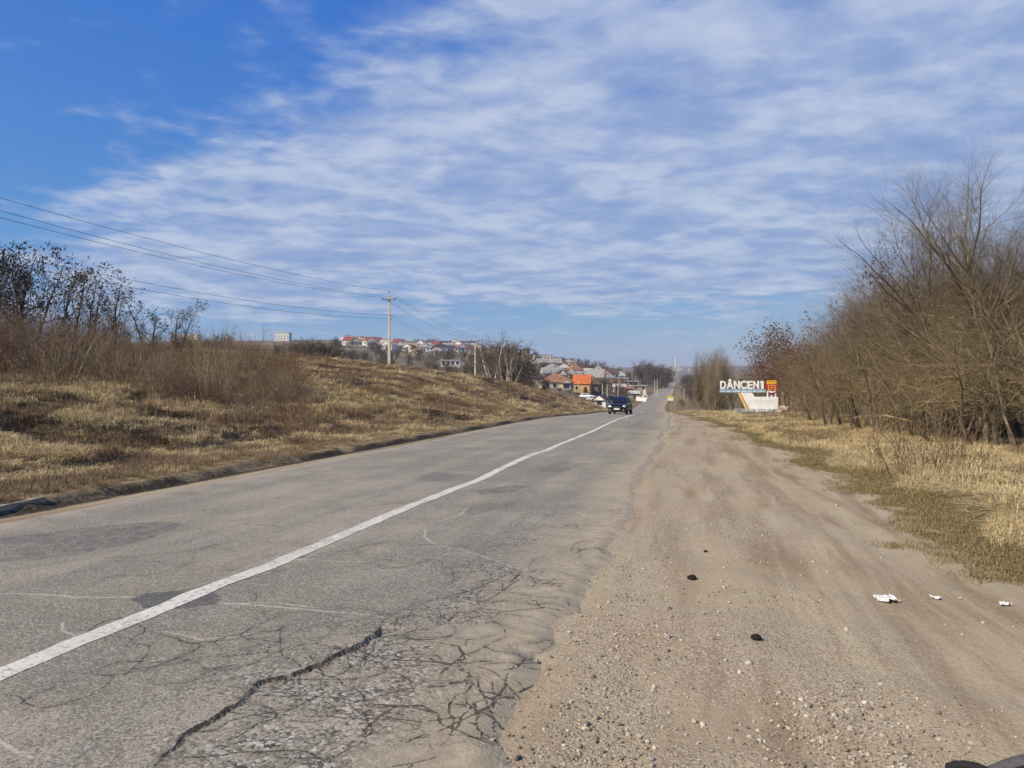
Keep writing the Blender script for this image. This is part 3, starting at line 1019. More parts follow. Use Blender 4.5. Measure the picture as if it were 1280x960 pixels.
for v in (0, 1):
    # large bare broadleaf tree with an upswept fan of twigs
    proto(('big', v), 'bare_tree', 100 + v, [((0, 0, -.2), (.10, .05, 1), 4.4, .125), ((.15, .1, -.2), (-.22, .1, 1), 4.0, .10)],
          [dict(seg=6, wig=.07, kids=(8, 9), angle=42, ratio=.85, sides=7, taper=.2, rr=.55, trunk_levels=1, **{'from': .22}),
           dict(seg=6, wig=.10, up=.06, kids=(10, 11), angle=38, ratio=.52, sides=5, taper=.08, rr=.42, **{'from': .15}),
           dict(seg=5, wig=.12, up=.07, kids=(10, 11), angle=38, ratio=.55, sides=4, taper=.12, rr=.55, **{'from': .10}),
           dict(seg=3, wig=.14, up=.05, kids=(5, 6), angle=34, ratio=.65, sides=3, taper=.35, rr=.85, **{'from': .12}),
           dict(seg=2, wig=.15, up=.04, sides=3, taper=.5)], (BARK_GREY, BARK_GREY))
    # dense thicket bush tree, arching olive twigs
    proto(('thick', v), 'thicket_tree', 200 + v, ring(8, .55, 15, 3.4, .050, 5 + v),
          [dict(seg=8, wig=.15, kids=(10, 11), angle=55, ratio=.52, sides=5, taper=.08, rr=.42, trunk_levels=1, **{'from': .24}),
           dict(seg=5, wig=.17, up=-.04, kids=(9, 10), angle=46, ratio=.55, sides=4, taper=.12, rr=.50, **{'from': .10}),
           dict(seg=4, wig=.22, up=-.07, kids=(6, 7), angle=44, ratio=.62, sides=3, taper=.3, rr=.72, **{'from': .12}),
           dict(seg=2, wig=.22, up=-.05, sides=3, taper=.5)], (BARK_GREY, BARK_OLIVE))
    # tree still holding rusty withered leaves
    proto(('leafy', v), 'withered_tree', 300 + v, ring(3, .2, 16, 3.6, .08, 15 + v),
          [dict(seg=6, wig=.08, kids=(10, 11), angle=42, ratio=.55, sides=5, taper=.12, rr=.45, trunk_levels=1, **{'from': .2}),
           dict(seg=5, wig=.14, up=.04, kids=(9, 10), angle=42, ratio=.52, sides=4, taper=.12, rr=.5, **{'from': .12}),
           dict(seg=3, wig=.16, kids=(5, 6), angle=40, ratio=.6, sides=3, taper=.3, rr=.7, **{'from': .15}),
           dict(seg=2, wig=.2, sides=3, taper=.5)], (BARK_GREY, BARK_RED, LEAF_BROWN), (.42, .085, .07, 1))
    # black locust hung with dark pods
    proto(('locust', v), 'locust_tree', 400 + v, ring(2, .15, 13, 4.2, .12, 25 + v),
          [dict(seg=6, wig=.07, kids=(9, 10), angle=40, ratio=.50, sides=5, taper=.15, rr=.45, trunk_levels=1, **{'from': .25}),
           dict(seg=5, wig=.17, up=.04, kids=(7, 8), angle=46, ratio=.52, sides=4, taper=.15, rr=.55, **{'from': .2}),
           dict(seg=3, wig=.2, kids=(4, 5), angle=46, ratio=.6, sides=3, taper=.3, rr=.7, **{'from': .2}),
           dict(seg=2, wig=.22, sides=3, taper=.6)], (BARK_DARK, BARK_DARK, PODS), (.50, .095, .035, 2))
    # reddish brown scrub of many stems
    proto(('shrub', v), 'brown_shrub', 500 + v, ring(20, .6, 32, 1.7, .014, 35 + v),
          [dict(seg=4, wig=.12, kids=(7, 9), angle=34, ratio=.5, sides=3, taper=.4, rr=.6, trunk_levels=1, **{'from': .15}),
           dict(seg=3, wig=.16, up=.03, kids=(4, 6), angle=36, ratio=.55, sides=3, taper=.4, rr=.7, **{'from': .15}),
           dict(seg=2, wig=.2, sides=3, taper=.5)], (BARK_RED, BARK_RED, LEAF_BROWN), (.22, .05, .05, 1))
    proto(('tan', v), 'tan_shrub', 600 + v, ring(12, .35, 24, 2.0, .018, 45 + v),
          [dict(seg=4, wig=.10, kids=(6, 8), angle=30, ratio=.5, sides=3, taper=.4, rr=.6, trunk_levels=1, **{'from': .2}),
           dict(seg=3, wig=.14, up=.05, kids=(4, 5), angle=30, ratio=.5, sides=3, taper=.4, rr=.7, **{'from': .15}),
           dict(seg=2, wig=.18, sides=3, taper=.5)], (BARK_POP, BARK_POP))
    # low weeds with bare stalks
    proto(('weed', v), 'dry_weed', 700 + v, ring(11, .22, 24, .95, .006, 55 + v),
          [dict(seg=4, wig=.08, kids=(4, 6), angle=30, ratio=.35, sides=3, taper=.6, rr=.7, trunk_levels=1, **{'from': .35}),
           dict(seg=2, wig=.14, up=.06, sides=3, taper=.6)], (BARK_RED, BARK_RED, LEAF_BROWN), (.5, .035, .03, 1))
    # columnar poplar
    proto(('poplar', v), 'poplar_tree', 800 + v, ring(3, .3, 5, 9.0, .12, 65 + v),
          [dict(seg=8, wig=.025, kids=(44, 48), angle=28, ratio=.24, sides=5, taper=.1, rr=.30, trunk_levels=1, **{'from': .08}),
           dict(seg=4, wig=.08, up=.08, kids=(10, 11), angle=28, ratio=.5, sides=3, taper=.35, rr=.65, **{'from': .05}),
           dict(seg=3, wig=.1, up=.06, kids=(4, 4), angle=28, ratio=.6, sides=3, taper=.6, rr=.9, **{'from': .1}),
           dict(seg=2, wig=.12, up=.08, sides=3, taper=.5)], (BARK_POP, BARK_POP))
    # far village trees, fewer and stouter twigs
    proto(('far', v), 'village_tree', 900 + v, ring(3, .3, 16, 3.2, .12, 75 + v),
          [dict(seg=4, wig=.08, kids=(7, 8), angle=46, ratio=.62, sides=4, taper=.35, rr=.5, trunk_levels=1, **{'from': .2}),
           dict(seg=3, wig=.14, up=.03, kids=(6, 7), angle=44, ratio=.58, sides=3, taper=.4, rr=.75, **{'from': .12}),
           dict(seg=2, wig=.18, kids=(3, 4), angle=44, ratio=.6, sides=3, taper=.6, rr=1.0, **{'from': .12}),
           dict(seg=2, wig=.2, sides=3, taper=.7)], (BARK_FAR, BARK_FAR))
# pale-barked fruit tree and its low neighbour
proto(('pale', 0), 'pale_tree', 1000, ring(3, .25, 14, 4.0, .12, 85),
      [dict(seg=6, wig=.08, kids=(8, 9), angle=48, ratio=.6, sides=5, taper=.35, rr=.5, trunk_levels=1, **{'from': .25}),
       dict(seg=4, wig=.15, up=.04, kids=(7, 8), angle=45, ratio=.55, sides=3, taper=.35, rr=.65, **{'from': .15}),
       dict(seg=3, wig=.18, kids=(4, 5), angle=42, ratio=.6, sides=3, taper=.5, rr=.8, **{'from': .15}),
       dict(seg=2, wig=.2, sides=3, taper=.6)], (BARK_PALE, BARK_GREY))
proto(('pale', 1), 'pale_bush', 1001, ring(7, .2, 40, 2.6, .05, 86),
      [dict(seg=5, wig=.10, kids=(6, 7), angle=40, ratio=.5, sides=4, taper=.35, rr=.55, trunk_levels=1, **{'from': .25}),
       dict(seg=3, wig=.15, up=.03, kids=(5, 6), angle=40, ratio=.55, sides=3, taper=.4, rr=.7, **{'from': .2}),
       dict(seg=2, wig=.18, kids=(2, 3), angle=40, ratio=.6, sides=3, taper=.5, rr=.8, **{'from': .2}),
       dict(seg=2, wig=.2, sides=3, taper=.6)], (BARK_PALE, BARK_POP))


def at_px(px, d): return xy(px, d)


# --- thicket on the right, from the dirt shoulder back
def right_side():
    gN = 'trees of the thicket beside the dirt shoulder'
    x, y = xy(1262, 22)
    plant(('big', 0), x, y, 9.6, 'tallest bare tree with upswept twigs rising above the roadside thicket', 'tree', rot=2.2)
    for px, d, h, v in ((1345, 21, 8.4, 1), (1305, 25, 9.4, 1), (1212, 26, 8.4, 1), (1172, 28, 7.6, 0), (1098, 36, 8.9, 1), (1066, 41, 8.8, 0), (1040, 47, 7.0, 1), (1150, 31, 8.6, 1), (1192, 24, 8.6, 0), (1120, 42, 9.4, 0), (1245, 29, 9.0, 0)):
        x, y = xy(px, d)
        plant(('big', v), x, y, h, 'bare grey tree with spreading twigs standing among the thicket trees', 'tree', 'bare grey trees in the thicket')
    x, y = xy(1128, 31); plant(('leafy', 0), x, y, 7.6, 'bare tree holding rusty leaf clusters above the thicket', 'tree', wide=.9)
    rows = []
    # (column, distance, height, kind) of the front of the thicket
    for px, d, h, k in ((1300, 17.5, 4.6, 'thick'), (1252, 19, 4.9, 'thick'), (1205, 20.5, 4.7, 'thick'), (1165, 23, 4.6, 'thick'), (1122, 25, 4.4, 'thick'),
                        (1085, 28, 4.2, 'thick'), (1052, 31, 4.5, 'thick'), (1026, 37, 4.6, 'thick'), (1012, 46, 4.8, 'leafy'),
                        (1004, 60, 6.0, 'leafy'), (1022, 58, 5.6, 'leafy'), (989, 79, 10.2, 'leafy'), (978, 82, 9.0, 'leafy'), (1030, 50, 5.2, 'thick'),
                        (1060, 44, 7.7, 'thick'), (1100, 36, 7.1, 'thick'), (1140, 33, 7.2, 'thick'), (1190, 28, 6.7, 'thick'), (1232, 25, 7.3, 'thick'),
                        (1290, 23, 7.7, 'thick'), (1350, 19, 6.7, 'thick'), (1400, 18, 7.1, 'thick'), (1330, 26, 7.9, 'leafy'), (1270, 31, 8.6, 'thick'),
                        (1210, 36, 8.1, 'leafy'), (1150, 42, 8.5, 'thick'), (1110, 48, 8.5, 'leafy'), (1070, 56, 8.7, 'thick'), (1040, 64, 8.7, 'thick'), (1005, 74, 7.5, 'leafy'),
                        (960, 84, 7.5, 'leafy'), (942, 92, 7.0, 'thick'), (925, 98, 6.8, 'thick'), (952, 100, 8.4, 'leafy'), (914, 106, 6.6, 'thick'), (934, 110, 7.7, 'leafy'), (970, 100, 8.9, 'thick'), (990, 90, 7.5, 'thick'), (1180, 50, 8.9, 'thick'), (1250, 42, 9.5, 'thick'), (1120, 40, 8.4, 'thick'), (1085, 46, 8.5, 'thick'), (1160, 36, 8.6, 'thick'), (1200, 33, 8.7, 'thick'), (1230, 36, 9.3, 'thick'), (1280, 35, 9.7, 'thick'), (1320, 30, 9.3, 'thick'), (1050, 52, 8.4, 'leafy'), (1020, 66, 8.1, 'leafy')):
        x, y = xy(px, d)
        lab = {'thick': 'olive brown thicket tree with arching tangled twigs beside the dirt shoulder',
               'leafy': 'reddish brown tree with clinging dead leaves in the roadside thicket'}[k]
        plant((k, rnd.randint(0, 1)), x, y, h, lab, 'tree', {'thick': gN, 'leafy': 'dead-leaved trees in the roadside thicket'}[k], wide=rnd.uniform(.85, 1.25))
    # low scrub closing the foot of the thicket and the verge beyond the sign
    for px, d, h, k in ((1010, 42, 1.6, 'tan'), (1006, 50, 1.3, 'shrub'), (1035, 36, 1.2, 'tan'), (1003, 56, 1.2, 'shrub'),
                        (1175, 24, 1.6, 'tan'), (1060, 33, 1.6, 'tan')):
        x, y = xy(px, d)
        plant((k, rnd.randint(0, 1)), x, y, h, {'tan': 'low tan shrub at the foot of the roadside thicket', 'shrub': 'low reddish brown shrub near the town sign'}[k],
              'shrub', 'shrubs at the foot of the thicket')
    for px, d, h in ((1118, 14.5, 1.05), (1140, 13.6, 1.15), (1165, 14.8, 1.3), (1190, 13.2, 1.0), (1152, 12.8, .9), (1205, 15.0, 1.0), (1100, 16.5, .8)):
        x, y = xy(px, d)
        plant(('weed', rnd.randint(0, 1)), x, y, h, 'tall reddish dry weed with bare stalks on the right grass verge', 'weed', 'reddish weeds on the right verge')
    # poplars and the scrub beyond the sign
    for px, d, h, w in ((873, 118, 10.2, .75), (886, 122, 10.8, 1.2), (902, 116, 10.4, 1.2), (893, 128, 10.8, 1.2), (880, 126, 10.6, 1.2), (908, 124, 9.9, 1.2), (897, 119, 11.0, 1.1), (890, 115, 10.4, 1.1), (905, 130, 10.4, 1.2)):
        x, y = xy(px, d)
        plant(('poplar', rnd.randint(0, 1)), x, y, h, 'tall narrow bare poplar standing behind the town sign', 'tree', 'poplars behind the town sign', wide=w)
    for k in range(26):
        px = rnd.uniform(848, 960); d = rnd.uniform(98, 190) if px > 860 else rnd.uniform(150, 260)
        x, y = xy(px, d)
        if x - float(cx(y)) < 7: continue
        plant((rnd.choice(['far', 'tan']), rnd.randint(0, 1)), x, y, rnd.uniform(2.2, 4.2), 'bare scrubby roadside tree beyond the town sign', 'tree', 'scrubby trees beyond the town sign', name='scrubby_tree')


right_side()


# --- scrub and trees on the left bank
def left_side():
    g = 'dark podded trees on the left bank'
    for px, d, h in ((-70, 44, 8.2), (12, 47, 8.0), (38, 52, 8.4), (82, 49, 7.8), (140, 50, 6.6), (186, 53, 5.3), (222, 58, 4.6), (-25, 55, 8.0), (110, 58, 7.0), (-10, 48, 8.3), (25, 58, 8.6)):
        x, y = xy(px, d)
        plant(('locust', rnd.randint(0, 1)), x, y, h * .95, 'bare locust tree hung with dark seed pods above the left bank scrub', 'tree', g)
    x, y = xy(70, 30); plant(('tan', 0), x, y, 4.6, 'tall pale tan bush standing before the dark podded trees', 'bush', wide=.9)
    x, y = xy(96, 31); plant(('tan', 1), x, y, 3.4, 'pale twiggy bush beside the tall tan bush on the left bank', 'bush')
    for k in range(88):
        px = rnd.uniform(-160, 372); d = rnd.uniform(30, 62) if px < 260 else rnd.uniform(34, 50)
        x, y = xy(px, d)
        h = rnd.uniform(2.0, 3.9) * (1 if px < 300 else .72)
        kk = 'shrub' if rnd.random() < .75 else 'tan'
        plant((kk, rnd.randint(0, 1)), x, y, h, {'shrub': 'reddish brown leafless shrub in the scrub belt on the left bank',
                                                'tan': 'straw coloured leafless shrub in the scrub belt on the left bank'}[kk], 'shrub', 'scrub on the left bank')
    for k in range(46):
        px = rnd.uniform(-80, 400); d = rnd.uniform(25, 38)
        x, y = xy(px, d)
        kk = rnd.choice(['shrub', 'tan', 'weed'])
        plant((kk, rnd.randint(0, 1)), x, y, rnd.uniform(.8, 1.6), {'shrub': 'small reddish shrub at the front of the left bank scrub',
              'tan': 'small tan shrub at the front of the left bank scrub', 'weed': 'dry weed at the front of the left bank scrub'}[kk], 'shrub', 'small growth before the left bank scrub')
    for k in range(110):   # scattered weeds over the open slope
        px = rnd.uniform(300, 740); d = math.exp(rnd.uniform(math.log(26), math.log(120)))
        x, y = xy(px, d)
        if LEFT - (x - float(cx(y))) < 3: continue
        plant((rnd.choice(['weed', 'shrub']), rnd.randint(0, 1)), x, y, rnd.uniform(.45, 1.25), 'small dry weed clump on the open grassy slope', 'weed', 'weed clumps on the grassy slope')
    for k in range(46):
        px = rnd.uniform(215, 430); d = rnd.uniform(60, 108)
        x, y = xy(px, d)
        z = Hs(x, y)
        top = zrow(np.interp(px, [215, 330, 360, 430], [412, 418, 428, 438]) + rnd.uniform(-6, 10), d)
        if top - z < .9: continue
        kk = rnd.choice(['shrub', 'tan', 'far'])
        plant((kk, rnd.randint(0, 1)), x, y, min(top - z, 4.5), {'shrub': 'reddish brown shrub on the crest behind the left scrub belt', 'tan': 'straw coloured shrub on the crest behind the left scrub belt',
              'far': 'dark bare bush on the crest behind the left scrub belt'}[kk], 'shrub', 'shrubs along the crest', name='crest_shrub')
    for k in range(24):
        px = rnd.uniform(-150, 330); d = rnd.uniform(28, 46)
        x, y = xy(px, d)
        plant(('tan', rnd.randint(0, 1)), x, y, rnd.uniform(2.4, 4.4), 'tall slender tan sapling sticking out of the left scrub belt', 'sapling', 'tan saplings in the left scrub', wide=.55, name='sapling')
    for k in range(60):   # rough dark clumps on the near left of the bank
        px = rnd.uniform(-60, 420); d = rnd.uniform(12.5, 26)
        x, y = xy(px, d)
        if LEFT - (x - float(cx(y))) < 2.6: continue
        plant((rnd.choice(['shrub', 'weed']), rnd.randint(0, 1)), x, y, rnd.uniform(.22, .6), 'low tangled brown clump on the rough near part of the left bank', 'weed', 'brown clumps low on the left bank', wide=1.5, name='weed_clump')
    for px, d, h in ((368, 105, 3.4), (376, 108, 3.8), (384, 112, 4.0), (392, 106, 4.1), (400, 110, 3.9), (409, 108, 3.8), (417, 113, 3.5), (425, 115, 3.0), (397, 118, 4.4), (380, 118, 4.3)):
        x, y = xy(px, d)
        plant(('far', rnd.randint(0, 1)), x, y, h, 'bare bush on the crest of the grassy slope', 'bush', 'bushes on the crest of the slope', wide=1.25, name='bare_bush')
    for k in range(40):   # scrub line behind the slope
        px = rnd.uniform(425, 690); d = rnd.uniform(128, 190)
        x, y = xy(px, d)
        plant((rnd.choice(['far', 'far', 'tan']), rnd.randint(0, 1)), x, y, rnd.uniform(1.6, 3.6), 'bare bush in the hedge behind the grassy slope', 'bush', 'hedge behind the grassy slope', name='hedge_bush')
    x, y = xy(616, 128); plant(('pale', 0), x, y, 10.0, 'pale-trunked bare tree beside the second utility pole', 'tree', wide=.95)
    x, y = xy(640, 134); plant(('pale', 0), x, y, 9.6, 'bare round-crowned tree behind the pale forked bush', 'tree')
    x, y = xy(630, 104); plant(('pale', 1), x, y, 4.6, 'pale forked bush with bright stems on the slope', 'bush')
    for px, d, h in ((624, 142, 9.2), (646, 146, 9.0), (633, 150, 9.8), (638, 140, 8.8)):
        x, y = xy(px, d)
        plant(('far', rnd.randint(0, 1)), x, y, h, 'dense twiggy tree among the pale-trunked trees beside the second pole', 'tree', 'twiggy trees by the second pole', wide=1.1, name='twiggy_tree')
    x, y = xy(650, 140); plant(('far', 0), x, y, 6.2, 'dark bare tree right of the pale forked bush', 'tree', name='dark_tree')


left_side()


# ------------------------------------------------------------------ dry grass (instanced tufts)
def tuft_mesh(name, n, h, spread, lean, width, seed, flat=0.0):
    q = random.Random(seed)
    V = []; F = []
    for k in range(n):
        a = q.uniform(0, 6.283); r = spread * math.sqrt(q.random())
        bx, by = r * math.cos(a), r * math.sin(a)
        la = a + q.gauss(0, .9); ln = lean * q.uniform(.2, 1.3)
        hh = h * q.uniform(.45, 1.1)
        w = width * q.uniform(.6, 1.3)
        dx, dy = math.cos(la), math.sin(la); ox, oy = -dy * w, dx * w
        b = len(V)
        z1 = hh * .55 * (1 - flat); z2 = hh * (1 - flat) * (.85 - .45 * ln)
        l1, l2 = hh * .25 * ln + flat * hh * .4, hh * ln * .9 + flat * hh
        V += [(bx - ox, by - oy, -.04), (bx + ox, by + oy, -.04),
              (bx + dx * l1 - ox * .8, by + dy * l1 - oy * .8, z1), (bx + dx * l1 + ox * .8, by + dy * l1 + oy * .8, z1),
              (bx + dx * l2, by + dy * l2, max(z2, .01))]
        F += [(b, b + 1, b + 3, b + 2), (b + 2, b + 3, b + 4)]
    me = bpy.data.meshes.new(name)
    me.from_pydata(V, [], F)
    return me


def grass_mat(name, c1, c2, c3):
    m = bpy.data.materials.new(name); m.use_nodes = True
    N = NT(m.node_tree)
    r = N.n('ShaderNodeObjectInfo').outputs['Random']
    g = N.n('ShaderNodeNewGeometry').outputs['Random Per Island']
    c = N.mix(r, c1, c2)
    c = N.mix(N.math('MULTIPLY', g, .75), c, c3)
    b = N.n('ShaderNodeBsdfPrincipled', None, Roughness=.75)
    b.inputs['Specular IOR Level'].default_value = .2
    N.t.links.new(c, b.inputs['Base Color'])
    o = N.n('ShaderNodeOutputMaterial'); N.t.links.new(b.outputs[0], o.inputs[0])
    return m


G_STRAW = grass_mat('straw_grass', (0.50, 0.385, 0.195), (0.36, 0.265, 0.130), (0.58, 0.47, 0.27))
G_BROWN = grass_mat('brown_grass', (0.215, 0.145, 0.078), (0.150, 0.098, 0.055), (0.30, 0.215, 0.12))
G_GREEN = grass_mat('green_grass', (0.125, 0.110, 0.042), (0.190, 0.150, 0.066), (0.33, 0.255, 0.125))
G_DARK = grass_mat('matted_grass', (0.085, 0.060, 0.036), (0.055, 0.040, 0.026), (0.150, 0.108, 0.062))


def source_collection(name, specs):
    c = bpy.data.collections.new(name)
    for i, (me, m) in enumerate(specs):
        me.materials.append(m)
        o = bpy.data.objects.new('%s_%02d' % (name, i), me)
        c.objects.link(o)
    return c


def scatter(name, coll, P, rot, scl, idx, label, cat):
    me = bpy.data.meshes.new(name)
    me.vertices.add(len(P)); me.vertices.foreach_set('co', np.asarray(P, np.float32).ravel())
    a = me.attributes.new('rot', 'FLOAT_VECTOR', 'POINT'); a.data.foreach_set('vector', np.asarray(rot, np.float32).ravel())
    a = me.attributes.new('scl', 'FLOAT_VECTOR', 'POINT'); a.data.foreach_set('vector', np.asarray(scl, np.float32).ravel())
    a = me.attributes.new('pick', 'INT', 'POINT'); a.data.foreach_set('value', np.asarray(idx, np.int32))
    o = link(name, me)
    ng = bpy.data.node_groups.new(name + '_nodes', 'GeometryNodeTree')
    ng.interface.new_socket('Geometry', in_out='INPUT', socket_type='NodeSocketGeometry')
    ng.interface.new_socket('Geometry', in_out='OUTPUT', socket_type='NodeSocketGeometry')
    gi = ng.nodes.new('NodeGroupInput'); go = ng.nodes.new('NodeGroupOutput')
    ip = ng.nodes.new('GeometryNodeInstanceOnPoints')
    ci = ng.nodes.new('GeometryNodeCollectionInfo')
    ci.inputs['Collection'].default_value = coll
    ci.inputs['Separate Children'].default_value = True
    ci.inputs['Reset Children'].default_value = True
    ip.inputs['Pick Instance'].default_value = True

    def named(n, t):
        k = ng.nodes.new('GeometryNodeInputNamedAttribute'); k.data_type = t
        k.inputs['Name'].default_value = n
        return next(s_ for s_ in k.outputs if s_.enabled and s_.name == 'Attribute')
    L = ng.links.new
    L(gi.outputs[0], ip.inputs['Points']); L(ci.outputs[0], ip.inputs['Instance'])
    L(named('pick', 'INT'), ip.inputs['Instance Index'])
    e2r = ng.nodes.new('FunctionNodeEulerToRotation')
    L(named('rot', 'FLOAT_VECTOR'), e2r.inputs[0]); L(e2r.outputs[0], ip.inputs['Rotation'])
    L(named('scl', 'FLOAT_VECTOR'), ip.inputs['Scale'])
    L(ip.outputs[0], go.inputs[0])
    md = o.modifiers.new('scatter', 'NODES'); md.node_group = ng
    tag(o, label, cat, kind='stuff')
    return o


def build_grass():
    specs = []
    for k in range(4): specs.append((tuft_mesh('straw_tuft', 34, .36, .16, .9, .0045, 10 + k), G_STRAW))
    for k in range(4): specs.append((tuft_mesh('brown_tuft', 30, .34, .18, .8, .0045, 20 + k), G_BROWN))
    for k in range(3): specs.append((tuft_mesh('green_tuft', 40, .10, .17, .7, .0040, 30 + k), G_GREEN))
    for k in range(3): specs.append((tuft_mesh('matted_tuft', 36, .24, .24, 1.0, .006, 40 + k, .45), G_DARK))
    for k in range(3): specs.append((tuft_mesh('lying_straw', 34, .34, .24, 1.0, .005, 50 + k, .55), G_STRAW))
    coll = source_collection('grass_tuft', specs)
    n = 150000
    px = nrg.uniform(-180, 1420, n); d = np.exp(nrg.uniform(math.log(6.5), math.log(175), n))
    u = (px - 640) / FPX * d
    x = CA * u - SA * d; y = SA * u + CA * d
    s = x - cx(y); t = LEFT - s
    re = redge(y)
    L = t > .78
    Rr = (s > re - .05 - .6 * nrg.random(n) ** 4 + .4 * np.minimum(fbm(x, y, .8, 3, 219), .2)) & (s < re + 16) & (y < 130)
    keepL = L & (nrg.random(n) < np.where(t < 2.4, .55, 1.0))
    band = np.exp(-((y - 60) / 7.0) ** 2) * (s < 16)
    keepR = Rr & (nrg.random(n) > band) & (nrg.random(n) < np.where(s > re + 5, .35, .8))
    keep = (keepL | keepR) & (d < 170)
    x, y, s, t, d, re = [v[keep] for v in (x, y, s, t, d, re)]
    left = t > 0; m = len(x)
    z = H(x, y)
    nz = fbm(x, y, 2.4, 3, 201); nb = fbm(x, y, 7.5, 3, 203); lump = fbm(x, y, 2.6, 4, 21)
    burn = sstep(fbm(x, y, 3.3, 4, 57), .25, .6) * sstep(t, 3, 5) * (1 - sstep(t, 10, 14)) * (1 - sstep(y, 14, 30))
    q = nrg.random(m)
    kind = np.full(m, 1)                                         # brown
    kind[left & (nz + .35 * (q - .5) > .10)] = 0                 # straw
    kind[left & (nz > .28) & (q > .45)] = 4                      # straw lying flat
    kind[left & ((nb < -.38) | (burn > .35)) & (q > .25)] = 3
    kind[left & (t < 2.5) & (q > .35)] = 2
    kind[left & (lump > .06) & (lump < .2) & (t > 2.5) & (t < 15) & (q > .3)] = 3
    rr = s - re
    kind[~left & (rr < .75 + .5 * nz)] = 2
    kind[~left & (rr >= .75 + .5 * nz)] = 0
    kind[~left & (rr >= .9) & (nz > .05) & (q > .4)] = 4
    kind[~left & (rr >= .9) & (nz < -.25) & (q > .3)] = 1
    kind[~left & (rr >= .9) & (q < .12)] = 2
    kind[~left & (rr >= 4.5) & (q > .3)] = 1
    base = np.array([0, 4, 8, 11, 14]); cnt = np.array([4, 4, 3, 3, 3])
    idx = base[kind] + (nrg.random(m) * cnt[kind]).astype(int)
    g = np.clip(d / 26.0, .8, 3.2) ** .75
    sz = g * nrg.uniform(.65, 1.25, m) * np.where(left, .95, .85)
    sz *= np.where(left & (t < 2.4), .7, 1.0)
    sz *= np.where(~left & (kind != 2) & (y < 22) & (s - re > .9), 1.35, 1.0)
    vert = nrg.uniform(.6, 1.15, m) * np.where(left & (t > 5), 1.05, .8) / np.clip(g, 1, 2)
    scl = np.stack([sz, sz, sz * vert], -1)
    rot = np.stack([nrg.normal(0, .12, m), nrg.normal(0, .12, m), nrg.uniform(0, 6.283, m)], -1)
    P = np.stack([x, y, z], -1)
    for side, nm, lab in ((left, 'dry_grass', 'dry straw and brown grass covering the left bank and slope'),
                          (~left, 'verge_grass', 'straw and green grass on the right verge along the dirt')):
        scatter(nm, coll, P[side], rot[side], scl[side], idx[side], lab, 'grass')


build_grass()


# ------------------------------------------------------------------ stones, clods and litter
def rock_mesh(name, seed, sub=1, rough=.25, flat=.7):
    bm = bmesh.new()
    bmesh.ops.create_icosphere(bm, subdivisions=sub, radius=1.0)
    q = random.Random(seed)
    ax = Vector((q.uniform(.8, 1.25), q.uniform(.7, 1.1), flat * q.uniform(.8, 1.2)))
    for v in bm.verts:
        v.co = Vector(a * b for a, b in zip(v.co, ax)) * (1 + q.uniform(-rough, rough))
    me = bpy.data.meshes.new(name); bm.to_mesh(me); bm.free()
    return me


STONE = mat('pale_limestone', (0.50, 0.44, 0.35), .85, .25, 12.0, spec=.2, bump=.002, perobj=.2)
STONE_D = mat('brown_gravel', (0.27, 0.225, 0.165), .9, .25, 12.0, spec=.2, perobj=.3)
CLOD = mat('dark_clod_earth', (0.030, 0.022, 0.016), .95, .3, 20.0, spec=.1, bump=.004)


